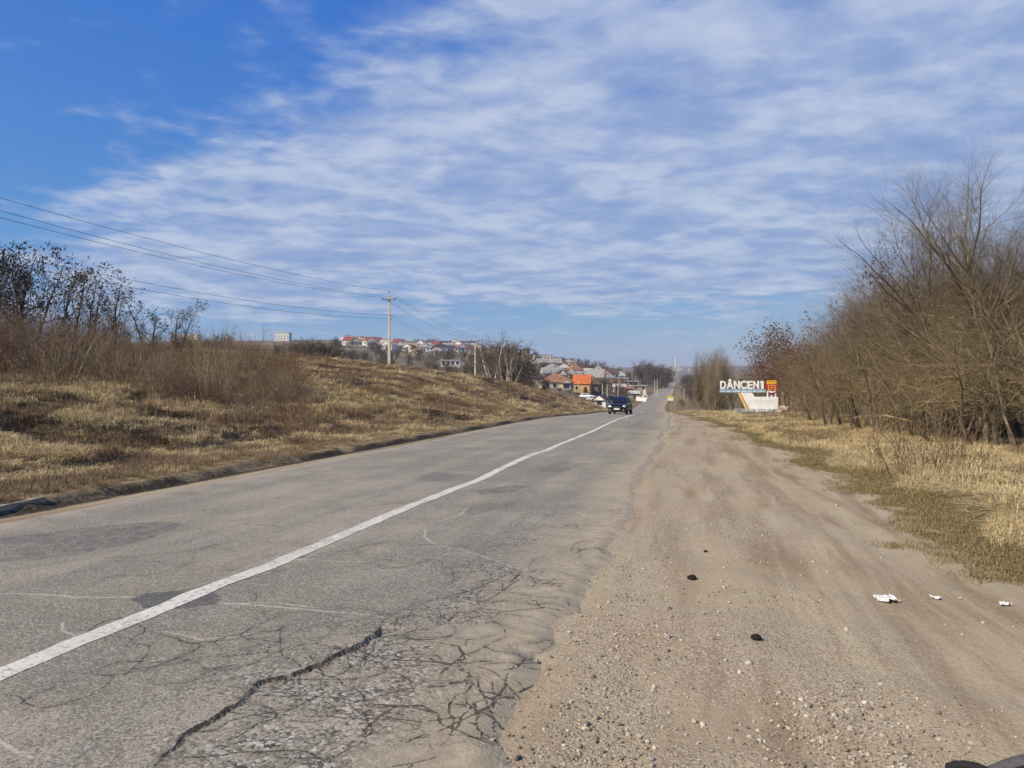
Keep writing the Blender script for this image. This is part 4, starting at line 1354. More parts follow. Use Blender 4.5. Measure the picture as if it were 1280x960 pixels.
def build_stones():
    specs = [(rock_mesh('pebble', 300 + k, 1, .16), STONE if k % 3 == 0 else STONE_D) for k in range(8)]
    coll = source_collection('pebble', specs)
    n = 26000
    py = nrg.uniform(560, 985, n); px = nrg.uniform(560, 1300, n)
    u = (px - 640) / FPX; v = -(py - 480) / FPX
    k = GRADE * (SA * u + CA); tt = EYE / (-v - k)
    x = CA * u * tt - SA * tt; y = SA * u * tt + CA * tt
    s = x - cx(y)
    dens = np.exp(-((s - 4.55) / .42) ** 2) * sstep(fbm(x, y, .7, 3, 305), -.05, .5) * 1.5 + .9 * np.exp(-((s - 3.45) / .30) ** 2) * sstep(9 - y, 0, 4) + .025
    dens *= (s > right_edge(y) - .25) & (s < redge(y))
    keep = nrg.random(n) < dens * .55
    x, y, s = x[keep], y[keep], s[keep]
    m = len(x)
    z = H(x, y)
    sz = np.exp(nrg.normal(math.log(.0062), .45, m)) * np.clip(1 + (np.hypot(x, y) - 4) * .02, 1, 1.5)
    sz = np.minimum(sz, .019)
    scl = np.stack([sz, sz, sz], -1)
    rot = nrg.uniform(0, 6.283, (m, 3)) * np.array([.15, .15, 1])
    scatter('gravel', coll, np.stack([x, y, z + sz * .25], -1), rot, scl, nrg.integers(0, 8, m), 'loose pale gravel scattered over the dirt shoulder', 'gravel')

    def lump(name, px, py, w, h, m_, label, cat, seed, group=None, flat=.6):
        x, y = gp(px, py)
        me = rock_mesh(name, seed, 2, .13, flat)
        me.materials.append(m_)
        o = link(name, me)
        o.location = (x, y, Hs(x, y) + h * .25)
        o.scale = (w / 2, w / 2, h / 2 / flat)
        o.rotation_euler = (0, 0, rnd.uniform(0, 6))
        tag(o, label, cat, group)
    lump('earth_clod', 865, 722, .095, .045, CLOD, 'flat black clod of earth among pale gravel on the shoulder', 'clod', 1)
    lump('earth_clod', 945, 797, .062, .05, CLOD, 'upright dark clod of earth lying on bare dirt past the gravel', 'clod', 2)
    lump('earth_clod', 882, 688, .045, .03, CLOD, 'small dark clod at the far end of the gravel patch', 'clod', 3)
    for k, (px, py, w) in enumerate(((834, 795, .042), (818, 855, .034), (813, 949, .034), (936, 827, .035), (912, 752, .03), (925, 838, .028), (907, 823, .026),
                                     (1058, 785, .03), (785, 915, .03), (868, 898, .03), (702, 922, .018), (905, 735, .04), (898, 764, .03), (1046, 632, .05))):
        lump('loose_stone', px, py, w, w * .75, STONE, ['largest pale stone, beside the dark gravel edge of the asphalt', 'round pale stone on the gravel between asphalt edge and clods', 'round pale stone nearest the gravel edge of the broken asphalt',
             'flat cream stone just below the upright dark clod', 'pale stone in the densest gravel below the flat black clod', 'small cream stone beside the flat cream stone', 'small pale stone on the gravel side of the flat cream stone',
             'lone pale stone on bare dirt below the large paper scrap', 'pale stone deep in the dark gravel by the asphalt', 'pale stone at the lower end of the gravel patch', 'tiny pale stone on the dusty asphalt border',
             'broad pale stone right beside the flat black clod', 'pale stone between the two dark clods', 'lone pale stone on the dirt near the grass'][k], 'stone', 20 + k, None, .75)
    PAPER = mat('white_litter', (0.62, 0.61, 0.59), .7, .12, 25.0, spec=.3)

    def paper(px, py, w, l, rot, label, seed, crumple=.02):
        x, y = gp(px, py)
        q = random.Random(seed)
        nx, ny = 12, 7
        V = []; F = []
        keepv = {}
        for j in range(ny):
            for i in range(nx):
                fx, fy = i / (nx - 1) - .5, j / (ny - 1) - .5
                rag = 1 + .25 * math.sin(i * 1.7 + seed) + .2 * q.uniform(-1, 1)
                V.append((fx * w + q.uniform(-.006, .006), fy * l * rag * (1.2 - abs(fx) * 1.3),
                          crumple * .6 * (q.random() ** 1.2) + crumple * .5 * max(0, math.sin(fx * 7 + fy * 4 + seed))))
        for j in range(ny - 1):
            for i in range(nx - 1):
                a = j * nx + i
                F.append((a, a + 1, a + nx + 1, a + nx))
        me = bpy.data.meshes.new('paper_litter'); me.from_pydata(V, [], F)
        me.materials.append(PAPER)
        o = link('paper_litter', me)
        o.location = (x, y, Hs(x, y) + .008); o.rotation_euler = (0, 0, rot + YAW)
        sm = o.modifiers.new('thickness', 'SOLIDIFY'); sm.thickness = .0015
        tag(o, label, 'litter')
    paper(1107, 746, .165, .17, .05, 'large crumpled white paper scrap on the dirt shoulder', 3, .03)
    paper(1168, 745, .10, .045, -1.15, 'narrow twisted strip of white paper between two other scraps', 5, .02)
    paper(1257, 756, .085, .05, -.1, 'small pointed white paper scrap near the grass verge', 8, .025)
    paper(1200, 746, .022, .02, .4, 'tiny fleck of white paper beside the twisted strip', 9, .008)
    # kerb stones half buried along the left border
    KERB = mat('kerb_concrete', (0.34, 0.28, 0.20), .9, .2, 6.0, spec=.2, bump=.004)
    kr = empty('kerb', (0, 0, 0)); tag(kr, kind='structure')
    for k in range(3):
        y = 6.4 + k * 1.02
        x = float(cx(y)) + LEFT - .74 + rnd.uniform(-.02, .02)
        b = MB().box(-.07, .07, -.5, .5, -.2, .12)
        o = b.build('kerb_stone', KERB, kr, bevel=.012)
        o.location = (x, y, float(rz(y)) + rnd.uniform(-.065, -.02))
        o.rotation_euler = (rnd.gauss(0, .02), rnd.gauss(0, .05), rnd.gauss(0, .02))


build_stones()


# ------------------------------------------------------------------ poles and wires
POLE = mat('pole_concrete', (0.56, 0.50, 0.39), .85, .12, 2.0, spec=.2, bump=.003)
STEEL = mat('galvanised_steel', (0.16, 0.16, 0.165), .55, .2, 5.0, metallic=.6)
PORC = mat('insulator_porcelain', (0.12, 0.085, 0.07), .35, .1, 5.0)
WIRE = mat('weathered_wire', (0.065, 0.065, 0.07), .6, .1, 2.0, metallic=.4)
POLE_TIPS = {}


def utility_pole(px, d, h, label, azim, group=None, arm=True, w=.15, base=None):
    p = Vector(base) if base else on_ground(px, d, -.1)
    e = empty('utility_pole', p, azim)
    tag(e, label, 'utility pole', group)
    b = MB(); n = 5
    V = []; zs = [0, h * .5, h]; ws = [w * 1.15, w, w * .72]
    for z, ww in zip(zs, ws):
        V += [(-ww, -ww * .8, z), (ww, -ww * .8, z), (ww, ww * .8, z), (-ww, ww * .8, z)]
    F = [(3, 2, 1, 0), (8, 9, 10, 11)] + [(4 * i + k, 4 * i + (k + 1) % 4, 4 * i + 4 + (k + 1) % 4, 4 * i + 4 + k) for i in range(2) for k in range(4)]
    b.add(V, F).build('pole', POLE, e, bevel=.02)
    tips = []
    if arm:
        za = h - .55
        MB().box(-.85, .85, -.22 - .05, -.22 + .05, za - .05, za + .05).build('crossarm', STEEL, e)
        MB().tube([(0, -.22, za), (0, 0, za - .02)], .04, 6).build('clamp', STEEL, e)
        MB().tube([(0, 0, h - .05), (0, 0, h + .35)], .035, 6).build('top_pin', STEEL, e)
        for x, y, z in ((-.8, -.22, za + .05), (.8, -.22, za + .05), (0, 0, h + .33)):
            m = MB().tube([(x, y, z), (x, y, z + .06), (x, y, z + .12), (x, y, z + .19), (x, y, z + .22)], [.04, .075, .05, .07, .03], 8)
            m.build('insulator', PORC, e, smooth=True)
            tips.append((x, y, z + .2))
        for x, z in ((.17, h - 2.6), (.17, h - 3.0)):
            MB().tube([(x - .16, 0, z), (x + .14, 0, z), (x + .14, 0, z + .1)], .02, 6).build('hook', STEEL, e)
            m = MB().tube([(x + .14, 0, z + .08), (x + .14, 0, z + .13), (x + .14, 0, z + .2)], [.03, .05, .025], 8)
            m.build('insulator', PORC, e, smooth=True)
            tips.append((x + .14, 0, z + .17))
    M = Matrix.Translation(p) @ Matrix.Rotation(azim, 4, 'Z')
    return [M @ Vector(t) for t in tips]


x0, y0 = xy(-330, 30)
q0 = utility_pole(0, 0, 9.0, 'concrete utility pole standing beyond the scrub at the line end', R(25), 'utility poles of the power line', base=(x0, y0, Hs(x0, y0) - .1))
q1 = utility_pole(486.5, 95, 8.9, 'tall pale concrete utility pole standing alone on the grassy slope', R(10))
q2 = utility_pole(594, 150, 9.0, 'utility pole beside the pale-trunked bare tree', R(5), w=.16)
q3 = utility_pole(657, 205, 8.6, 'thin utility pole right of the round-crowned bare tree', R(5), w=.12)


def wire(a, b, sag, label, group, r=.011, n=28):
    pts = []
    for k in range(n + 1):
        f = k / n
        p = a.lerp(b, f); p.z -= sag * 4 * f * (1 - f)
        pts.append(p)
    m = MB().tube(pts, r, 5, False)
    o = m.build('power_line_wire', WIRE)
    tag(o, label, 'wire', group)


names = ['outer wire strung to the crossarm of the tall slope pole', 'inner wire strung to the crossarm of the tall slope pole',
         'top wire strung to the pin of the tall slope pole', 'upper low wire strung to the hooks of the tall slope pole',
         'lowest wire strung to the hooks of the tall slope pole']
for k, (a, b) in enumerate(zip(q0, q1)):
    wire(a, b, [.9, .95, .8, 1.0, 1.1][k], names[k], 'wires crossing above the left bank', .013)
names2 = ['outer', 'inner', 'top', 'upper low', 'lowest']
for k, (a, b) in enumerate(zip(q1, q2)):
    wire(a, b, .7, names2[k] + ' wire running from the tall slope pole to the pole by the pale tree', 'wires between the two slope poles', .014)
for k, (a, b) in enumerate(zip(q2, q3)):
    wire(a, b, .7, names2[k] + ' wire running down from the pale tree pole towards the houses', 'wires towards the houses', .013)


# ------------------------------------------------------------------ the car
def ring_loft(sections, n=24, power=4.0):
    """sections: (y, half width, z bottom, z top); rounded-rectangle rings along y"""
    V = []; F = []
    for y, w, z0, z1 in sections:
        c = (z0 + z1) / 2; hh = (z1 - z0) / 2
        for k in range(n):
            a = 2 * math.pi * (k + .5) / n
            ca, sa_ = math.cos(a), math.sin(a)
            V.append((w * math.copysign(abs(ca) ** (2 / power), ca), y, c + hh * math.copysign(abs(sa_) ** (2 / power), sa_)))
    for i in range(len(sections) - 1):
        for k in range(n):
            F.append((i * n + k, i * n + (k + 1) % n, (i + 1) * n + (k + 1) % n, (i + 1) * n + k))
    F.append(tuple(range(n))); F.append(tuple(range((len(sections) - 1) * n, len(sections) * n))[::-1])
    return V, F


def car_paint(name, col, rough=.32):
    m = bpy.data.materials.new(name); m.use_nodes = True
    N = NT(m.node_tree)
    tcn = N.n('ShaderNodeTexCoord').outputs['Object']
    f = N.step(N.noise(tcn, 3, 5, .6), .35, .7)
    sep_ = N.n('ShaderNodeSeparateXYZ', None, i0=tcn)
    dust = N.math('MULTIPLY', N.step(sep_.outputs[2], .75, .25), f)
    c = N.mix(N.math('MULTIPLY', dust, .35), col, (0.2, 0.17, 0.13))
    b = N.n('ShaderNodeBsdfPrincipled', None, Roughness=rough)
    b.inputs['Coat Weight'].default_value = .12
    b.inputs['Specular IOR Level'].default_value = .35
    N.t.links.new(c, b.inputs['Base Color'])
    o = N.n('ShaderNodeOutputMaterial'); N.t.links.new(b.outputs[0], o.inputs[0])
    return m


GLASS = mat('dark_car_glass', (0.012, 0.016, 0.022), .08, .05, 1.0, spec=.6)
LAMP = mat('lamp_lens', (0.75, 0.78, 0.8), .15, .05, 1.0, spec=.6)
TYRE = mat('tyre_rubber', (0.018, 0.018, 0.018), .85, .1, 4.0)
RIM = mat('wheel_rim', (0.30, 0.30, 0.31), .4, .1, 4.0, metallic=.7)
CHROME = mat('chrome_trim', (0.6, 0.6, 0.62), .2, .05, 4.0, metallic=.9)
BLACKP = mat('black_plastic', (0.015, 0.015, 0.016), .6, .1, 4.0)
PLATE = mat('number_plate_white', (0.75, 0.75, 0.75), .5, .05, 4.0)


def car(loc, heading, paint, label, detail=True, group=None, name='parked_car'):
    """front of the car towards local -y"""
    e = empty(name, loc, heading)
    tag(e, label, 'car', group)
    body = ring_loft([(-2.22, .55, .34, .66), (-2.15, .74, .26, .76), (-1.95, .84, .22, .84), (-1.45, .885, .20, .93), (-.95, .90, .20, 1.00),
                      (-.3, .905, .20, 1.03), (.9, .905, .20, 1.04), (1.6, .89, .22, 1.04), (2.05, .84, .28, 1.0), (2.2, .70, .36, .90)], 28, 4.5)
    MB().add(*body).build('body', paint, e, smooth=True)
    cab = ring_loft([(-1.0, .72, .80, .99), (-.55, .70, .80, 1.22), (-.1, .665, .80, 1.44), (.35, .655, .80, 1.50), (1.0, .65, .80, 1.49), (1.45, .64, .80, 1.40), (1.95, .62, .80, 1.04)], 28, 5.0)
    MB().add(*cab).build('roof', paint, e, smooth=True)
    # glass set a little proud of the cabin
    g = MB().add([(-.64, -.99, 1.035), (.64, -.99, 1.035), (.54, -.16, 1.445), (-.54, -.16, 1.445)], [(0, 1, 2, 3)])
    ws = g.build('windscreen', GLASS, e)
    ws.modifiers.new('t', 'SOLIDIFY').thickness = .012
    g = MB().add([(-.58, 1.99, 1.06), (.58, 1.99, 1.06), (.52, 1.47, 1.40), (-.52, 1.47, 1.40)], [(3, 2, 1, 0)])
    g.build('rear_window', GLASS, e).modifiers.new('t', 'SOLIDIFY').thickness = .012
    for sx in (-1, 1):
        for a, b_ in (((-.62, .28), (.02, .28)), ((.36, 1.3), (.36, 1.15))):
            V = [(sx * .712, a[0], 1.07), (sx * .712, a[1], 1.07), (sx * .655, b_[1], 1.40), (sx * .655, b_[0], 1.40)]
            V[0] = (sx * .712, a[0], 1.07)
            MB().add(V, [(0, 1, 2, 3)]).build('side_window', GLASS, e).modifiers.new('t', 'SOLIDIFY').thickness = .02
        if detail:
            mr = ring_loft([(-.62, .06, 1.02, 1.10), (-.56, .10, .99, 1.14), (-.48, .10, .99, 1.14)], 12, 3)
            o = MB().add([(v[0] + sx * .98, v[1], v[2]) for v in mr[0]], mr[1]).build('wing_mirror', paint, e, smooth=True)
            hl = ring_loft([(-2.17, .10, .64, .72), (-2.10, .20, .60, .77), (-1.95, .22, .60, .80)], 16, 3.5)
            MB().add([(v[0] + sx * .60, v[1], v[2]) for v in hl[0]], hl[1]).build('headlight', LAMP, e, smooth=True)
            MB().tube([(sx * .62, -2.19, .40), (sx * .62, -2.12, .40)], .055, 12).build('fog_lamp', LAMP, e)
    for sx in (-1, 1):
        for yy in (-1.36, 1.30):
            w = empty('wheel', (0, 0, 0)); w.parent = e
            w.location = (sx * .79, yy, .31)
            MB().tube([(-.11, 0, 0), (-.09, 0, 0), (.09, 0, 0), (.11, 0, 0)], [.26, .315, .315, .26], 20).build('tyre', TYRE, w)
            MB().tube([(-.115, 0, 0), (.115, 0, 0)], .19, 14).build('rim', RIM, w)
    if detail:
        MB().box(-.42, .42, -2.235, -2.10, .56, .70).build('grille', BLACKP, e, bevel=.01)
        MB().box(-.20, .20, -2.25, -2.232, .635, .675).build('emblem_bar', CHROME, e)
        MB().box(-.60, .60, -2.245, -2.12, .28, .42).build('lower_intake', BLACKP, e, bevel=.01)
        MB().box(-.26, .26, -2.262, -2.246, .44, .55).build('number_plate', PLATE, e)
        for xw in (-.25, .25):
            MB().tube([(xw - .25, -1.02, 1.035), (xw + .22, -.90, 1.10)], .012, 5).build('wiper', BLACKP, e)
    return e


NAVY = car_paint('navy_paint', (0.0025, 0.0035, 0.008))
WHITEP = car_paint('white_paint', (0.70, 0.70, 0.70), .35)
xc, yc = xy(774.5, 70.5)
yc += 1.0
car((xc, yc, float(road_z(xc - float(cx(yc)), yc))), R(-4), NAVY, 'dark navy saloon driving towards the viewer in the left lane', name='oncoming_car').scale = (.97, 1.0, 1.09)


# ------------------------------------------------------------------ town sign
def glyph(ch, size, depth, mat_, parent, name='letter', bold=.0):
    cu_ = bpy.data.curves.new('glyph', 'FONT')
    cu_.body = ch; cu_.size = size; cu_.extrude = depth / 2; cu_.offset = bold
    cu_.align_x = 'CENTER'
    o = bpy.data.objects.new('glyph', cu_)
    COL.objects.link(o)
    dg = bpy.context.evaluated_depsgraph_get()
    me = bpy.data.meshes.new_from_object(o.evaluated_get(dg))
    bpy.data.objects.remove(o); bpy.data.curves.remove(cu_)
    me.transform(Matrix.Rotation(R(90), 4, 'X'))
    me.materials.clear(); me.materials.append(mat_)
    return link(name, me, parent)


def disc_pts(cx_, cz, rx, rz_, a0, a1, n):
    return [(cx_ + rx * math.cos(R(a0 + (a1 - a0) * k / n)), cz + rz_ * math.sin(R(a0 + (a1 - a0) * k / n))) for k in range(n + 1)]


def town_sign():
    d = 69.0
    k = d / FPX                                    # metres per photograph pixel out there
    WH = mat('sign_white', (0.80, 0.79, 0.76), .6, .04, 1.5)
    BLUE = mat('sign_steel_blue', (0.22, 0.36, 0.50), .6, .08, 1.5)
    ORANGE = mat('sign_orange', (0.60, 0.25, 0.04), .6, .08, 2.0)
    CREAM = mat('sign_yellow', (0.76, 0.58, 0.26), .6, .08, 2.0)
    RED = mat('crest_red', (0.62, 0.035, 0.015), .5, .08, 2.0)
    GOLD = mat('crest_gold', (0.75, 0.42, 0.02), .5, .08, 2.0)
    PURPLE = mat('crest_purple', (0.22, 0.02, 0.12), .5, .08, 2.0)
    GREY = mat('plinth_concrete', (0.27, 0.28, 0.29), .9, .15, 3.0, bump=.004)
    PALE = mat('inscription_grey', (0.62, 0.62, 0.60), .7, .05, 3.0)
    p = on_ground(936, d)
    e = empty('town_sign', p, YAW + R(-7))
    tag(e, 'white town name monument reading DÂNCENI with red crest and orange stripe', 'sign')

    def X(px): return (px - 936) * k
    zb = zrow(518.3, d) - p.z
    def Zp(py): return zrow(py, d) - p.z
    MB().box(X(919), X(972), -.55, .60, -.3, Zp(511.2)).build('plinth', GREY, e, bevel=.03)
    pan = MB().prism([(X(936.4), Zp(511.2)), (X(971), Zp(511.2)), (X(971), Zp(496)), (X(943), Zp(496)), (X(939.5), Zp(491)), (X(925.9), Zp(491))], -.2, .2).build('panel', WH, e, bevel=.015)
    MB().prism([(X(934.2), Zp(511.2)), (X(936.3), Zp(511.2)), (X(925.8), Zp(491)), (X(924.4), Zp(491))], -.19, .19).build('stripe', ORANGE, e)
    MB().prism([(X(932.3), Zp(511.2)), (X(934.1), Zp(511.2)), (X(924.3), Zp(491)), (X(922.6), Zp(491))], -.18, .18).build('stripe', CREAM, e)
    band = MB().box(X(900.5), X(956.5), -.10, .10, Zp(490.7), Zp(486.3)).build('name_band', BLUE, e, bevel=.01)
    # row of small raised lettering on the band, too fine to read
    q = random.Random(5); x = X(901.2)
    while x < X(955):
        w = q.uniform(.05, .11); h = q.uniform(.11, .15)
        m = MB().box(x, x + w * .35, -.118, -.10, Zp(490.2), Zp(490.2) + h)
        m.box(x + w * .35, x + w, -.118, -.10, Zp(490.2) + (h - .035 if q.random() < .5 else 0), Zp(490.2) + (h if q.random() < .5 else .035) + .001)
        m.build('small_letter', WH, band)
        x += w + (.03 if q.random() < .85 else .10)
    x = X(944); row = 0
    for py in (500.2, 502.6):
        x = X(941.5 if py < 501 else 944)
        while x < X(967):
            w = q.uniform(.12, .45)
            MB().box(x, min(x + w, X(968)), -.206, -.2, Zp(py) - .035, Zp(py) + .035).build('inscription', PALE, pan)
            x += w + .09
    x = X(932.5)
    while x < X(964):
        w = q.uniform(.14, .20)
        h = .17
        m = MB().box(x, x + w * .32, -.60, -.55, Zp(514.2), Zp(514.2) + h).box(x + w * .32, x + w, -.60, -.55, Zp(514.2) + q.choice([0, .06, .12]), Zp(514.2) + q.choice([.05, .11, .17]) + .02)
        m.build('plinth_letter', WH, e)
        x += w + .055
    # the name in solid letters standing on the band
    text = 'DÂNCENI'
    size = (Zp(476.8) - Zp(486.3)) / .70
    cells = [(901.2, 908.2), (908.6, 917.4), (918.0, 925.2), (925.6, 933.4), (934.2, 940.4), (941.3, 948.3), (950.6, 953.8)]
    for ch, (a, b_) in zip(text, cells):
        g = glyph(ch, size, .22, WH, e, bold=.030)
        co = np.array([v.co for v in g.data.vertices])
        w0, w1 = co[:, 0].min(), co[:, 0].max()
        sx = (X(b_) - X(a)) / (w1 - w0)
        if ch == 'I': sx = min(sx, 1.5)
        for v in g.data.vertices:
            v.co.x = (v.co.x - (w0 + w1) / 2) * sx
        zt = co[:, 2].min()
        g.location = ((X(a) + X(b_)) / 2, 0, Zp(486.3) - zt + .003)
        if ch == 'Â':
            g.scale.z = .98
    # crest on three legs
    cr = empty('crest', (0, 0, 0)); cr.parent = e
    C = X(963.7)
    sh = [(X(957.2), Zp(480.2)), (X(957.0), Zp(484.5))] + disc_pts(C, Zp(484.8), X(970.4) - C, Zp(484.8) - Zp(489.5), 190, 350, 12)[::1] + [(X(970.4), Zp(484.5)), (X(970.2), Zp(480.2))]
    MB().prism(sh, -.08, .10).build('shield', RED, cr)
    cw = [(X(957.6), Zp(480.1))] + [(X(969.0), Zp(480.1)), (X(969.2), Zp(478.2))]
    n = 6
    for i in range(n):
        a = 969.2 - i * (969.2 - 957.5) / n; b_ = 969.2 - (i + 1) * (969.2 - 957.5) / n
        cw += [(X(a - .15), Zp(475.2)), (X(a - 1.1), Zp(475.2)), (X(a - 1.25), Zp(477.6)), (X(b_), Zp(477.6))]
    MB().prism(cw, -.10, .10).build('crown', GOLD, cr)
    fr = MB()
    for (a, b_, c, d_) in ((959.2, 967.8, 481.3, 481.9), (959.2, 967.8, 486.6, 487.2), (959.2, 959.9, 481.9, 486.6), (967.1, 967.8, 481.9, 486.6)):
        fr.box(X(a), X(b_), -.105, -.08, Zp(d_), Zp(c))
    fr.build('shield_frame', CREAM, cr)
    MB().box(X(963.1), X(963.9), -.12, -.08, Zp(486.2), Zp(482.4)).box(X(961.8), X(965.2), -.121, -.08, Zp(484.6), Zp(483.9)).build('cross', GOLD, cr)
    rb = disc_pts(C, Zp(486.8), 6.2 * k, 4.2 * k, 205, 335, 10) + disc_pts(C, Zp(487.6), 6.2 * k, 2.4 * k, 335, 205, 10)
    rb = [(X(957.8), Zp(488.2)), (X(960.5), Zp(490.3)), (X(963.7), Zp(491)), (X(967), Zp(490.3)), (X(969.4), Zp(488.2)), (X(966.5), Zp(488.6)), (X(963.7), Zp(489.2)), (X(961), Zp(488.6))]
    MB().prism(rb, -.13, -.08).build('ribbon', WH, cr)
    MB().prism([(X(960.8), Zp(493.6)), (X(966.4), Zp(493.6)), (X(967.2), Zp(490.0)), (X(960.2), Zp(490.0))], -.06, .06).build('base_ornament', PURPLE, cr)
    for px in (958.6, 963.4, 968.2):
        MB().box(X(px) - .05, X(px) + .05, -.05, .05, Zp(496), Zp(488.8)).build('post', WH, cr)


town_sign()


def rubble():
    ST = mat('rubble_stone', (0.46, 0.36, 0.28), .9, .25, 4.0, bump=.01, perobj=.25)
    q = random.Random(3)
    V = []; F = []
    ms = [rock_mesh('rubble', 40 + k, 1, .2, .8) for k in range(4)]
    for m in ms: m.materials.append(ST)
    for k in range(22):
        px = q.gauss(980, 4.0); d = 66.5 + q.uniform(-.9, .9)
        p = on_ground(px, d)
        h = max(0, .62 - abs(px - 980) * .07) * q.random()
        o = bpy.data.objects.new('rubble_stone', q.choice(ms)); COL.objects.link(o)
        o.location = p + Vector((0, 0, .08 + h)); o.scale = (q.uniform(.14, .27),) * 3
        o.rotation_euler = (q.uniform(0, 6), q.uniform(0, 6), q.uniform(0, 6))
        tag(o, 'pinkish broken stone heaped beside the town sign plinth', 'stone', 'stone heap by the town sign')


rubble()


def road_sign():
    YL = mat('sign_yellow_sheet', (0.75, 0.68, 0.03), .5, .06, 2.0)
    WH = mat('sign_white_sheet', (0.80, 0.80, 0.76), .5, .06, 2.0)
    p = on_ground(838.2, 172)
    p.z = float(rz(p.y)) + .0
    e = empty('roadside_sign', p, YAW)
    tag(e, 'small road sign with yellow upper and white lower panel by the far road', 'sign')
    zc = zrow(500.8, 172) - p.z
    for sx in (-.45, .45):
        MB().tube([(sx, .06, -.3), (sx, .06, zc + .9)], .04, 8).build('post', STEEL, e)
    MB().box(-.62, .62, -.02, .02, zc, zc + .45).build('lower_panel', WH, e, bevel=.006)
    MB().box(-.62, .62, -.02, .02, zc + .453, zc + .93).build('upper_panel', YL, e, bevel=.006)


road_sign()


# ------------------------------------------------------------------ village
WALLC = {'white': (0.68, 0.66, 0.61), 'cream': (0.60, 0.54, 0.42), 'yellow': (0.55, 0.36, 0.14), 'grey': (0.36, 0.35, 0.33),
         'pink': (0.50, 0.38, 0.32), 'brown': (0.26, 0.17, 0.11), 'stone': (0.42, 0.37, 0.29), 'teal': (0.05, 0.26, 0.32), 'mauve': (0.20, 0.17, 0.22)}
ROOFC = {'tile': (0.30, 0.150, 0.090), 'orange': (0.50, 0.135, 0.045), 'grey': (0.30, 0.285, 0.255), 'dark': (0.060, 0.045, 0.045), 'red': (0.24, 0.058, 0.050),
         'brown': (0.130, 0.075, 0.058), 'teal': (0.06, 0.22, 0.28), 'mauve': (0.185, 0.155, 0.20), 'pale': (0.50, 0.48, 0.43)}
PANE = mat('house_window', (0.030, 0.036, 0.045), .2, .05, 1.0, spec=.5)
FRAME = mat('window_frame_white', (0.65, 0.64, 0.60), .6, .05, 3.0)
DOORM = mat('house_door', (0.10, 0.06, 0.04), .6, .1, 3.0)
BRICKM = mat('chimney_brick', (0.30, 0.16, 0.11), .9, .2, 4.0)


def wallm(c): return mat('plaster_' + c, WALLC[c], .9, .10, .8, spec=.15, bump=.006)
def roofm(c): return mat('roofing_' + c, ROOFC[c], .75, .16, 1.2, spec=.25, bump=.01)


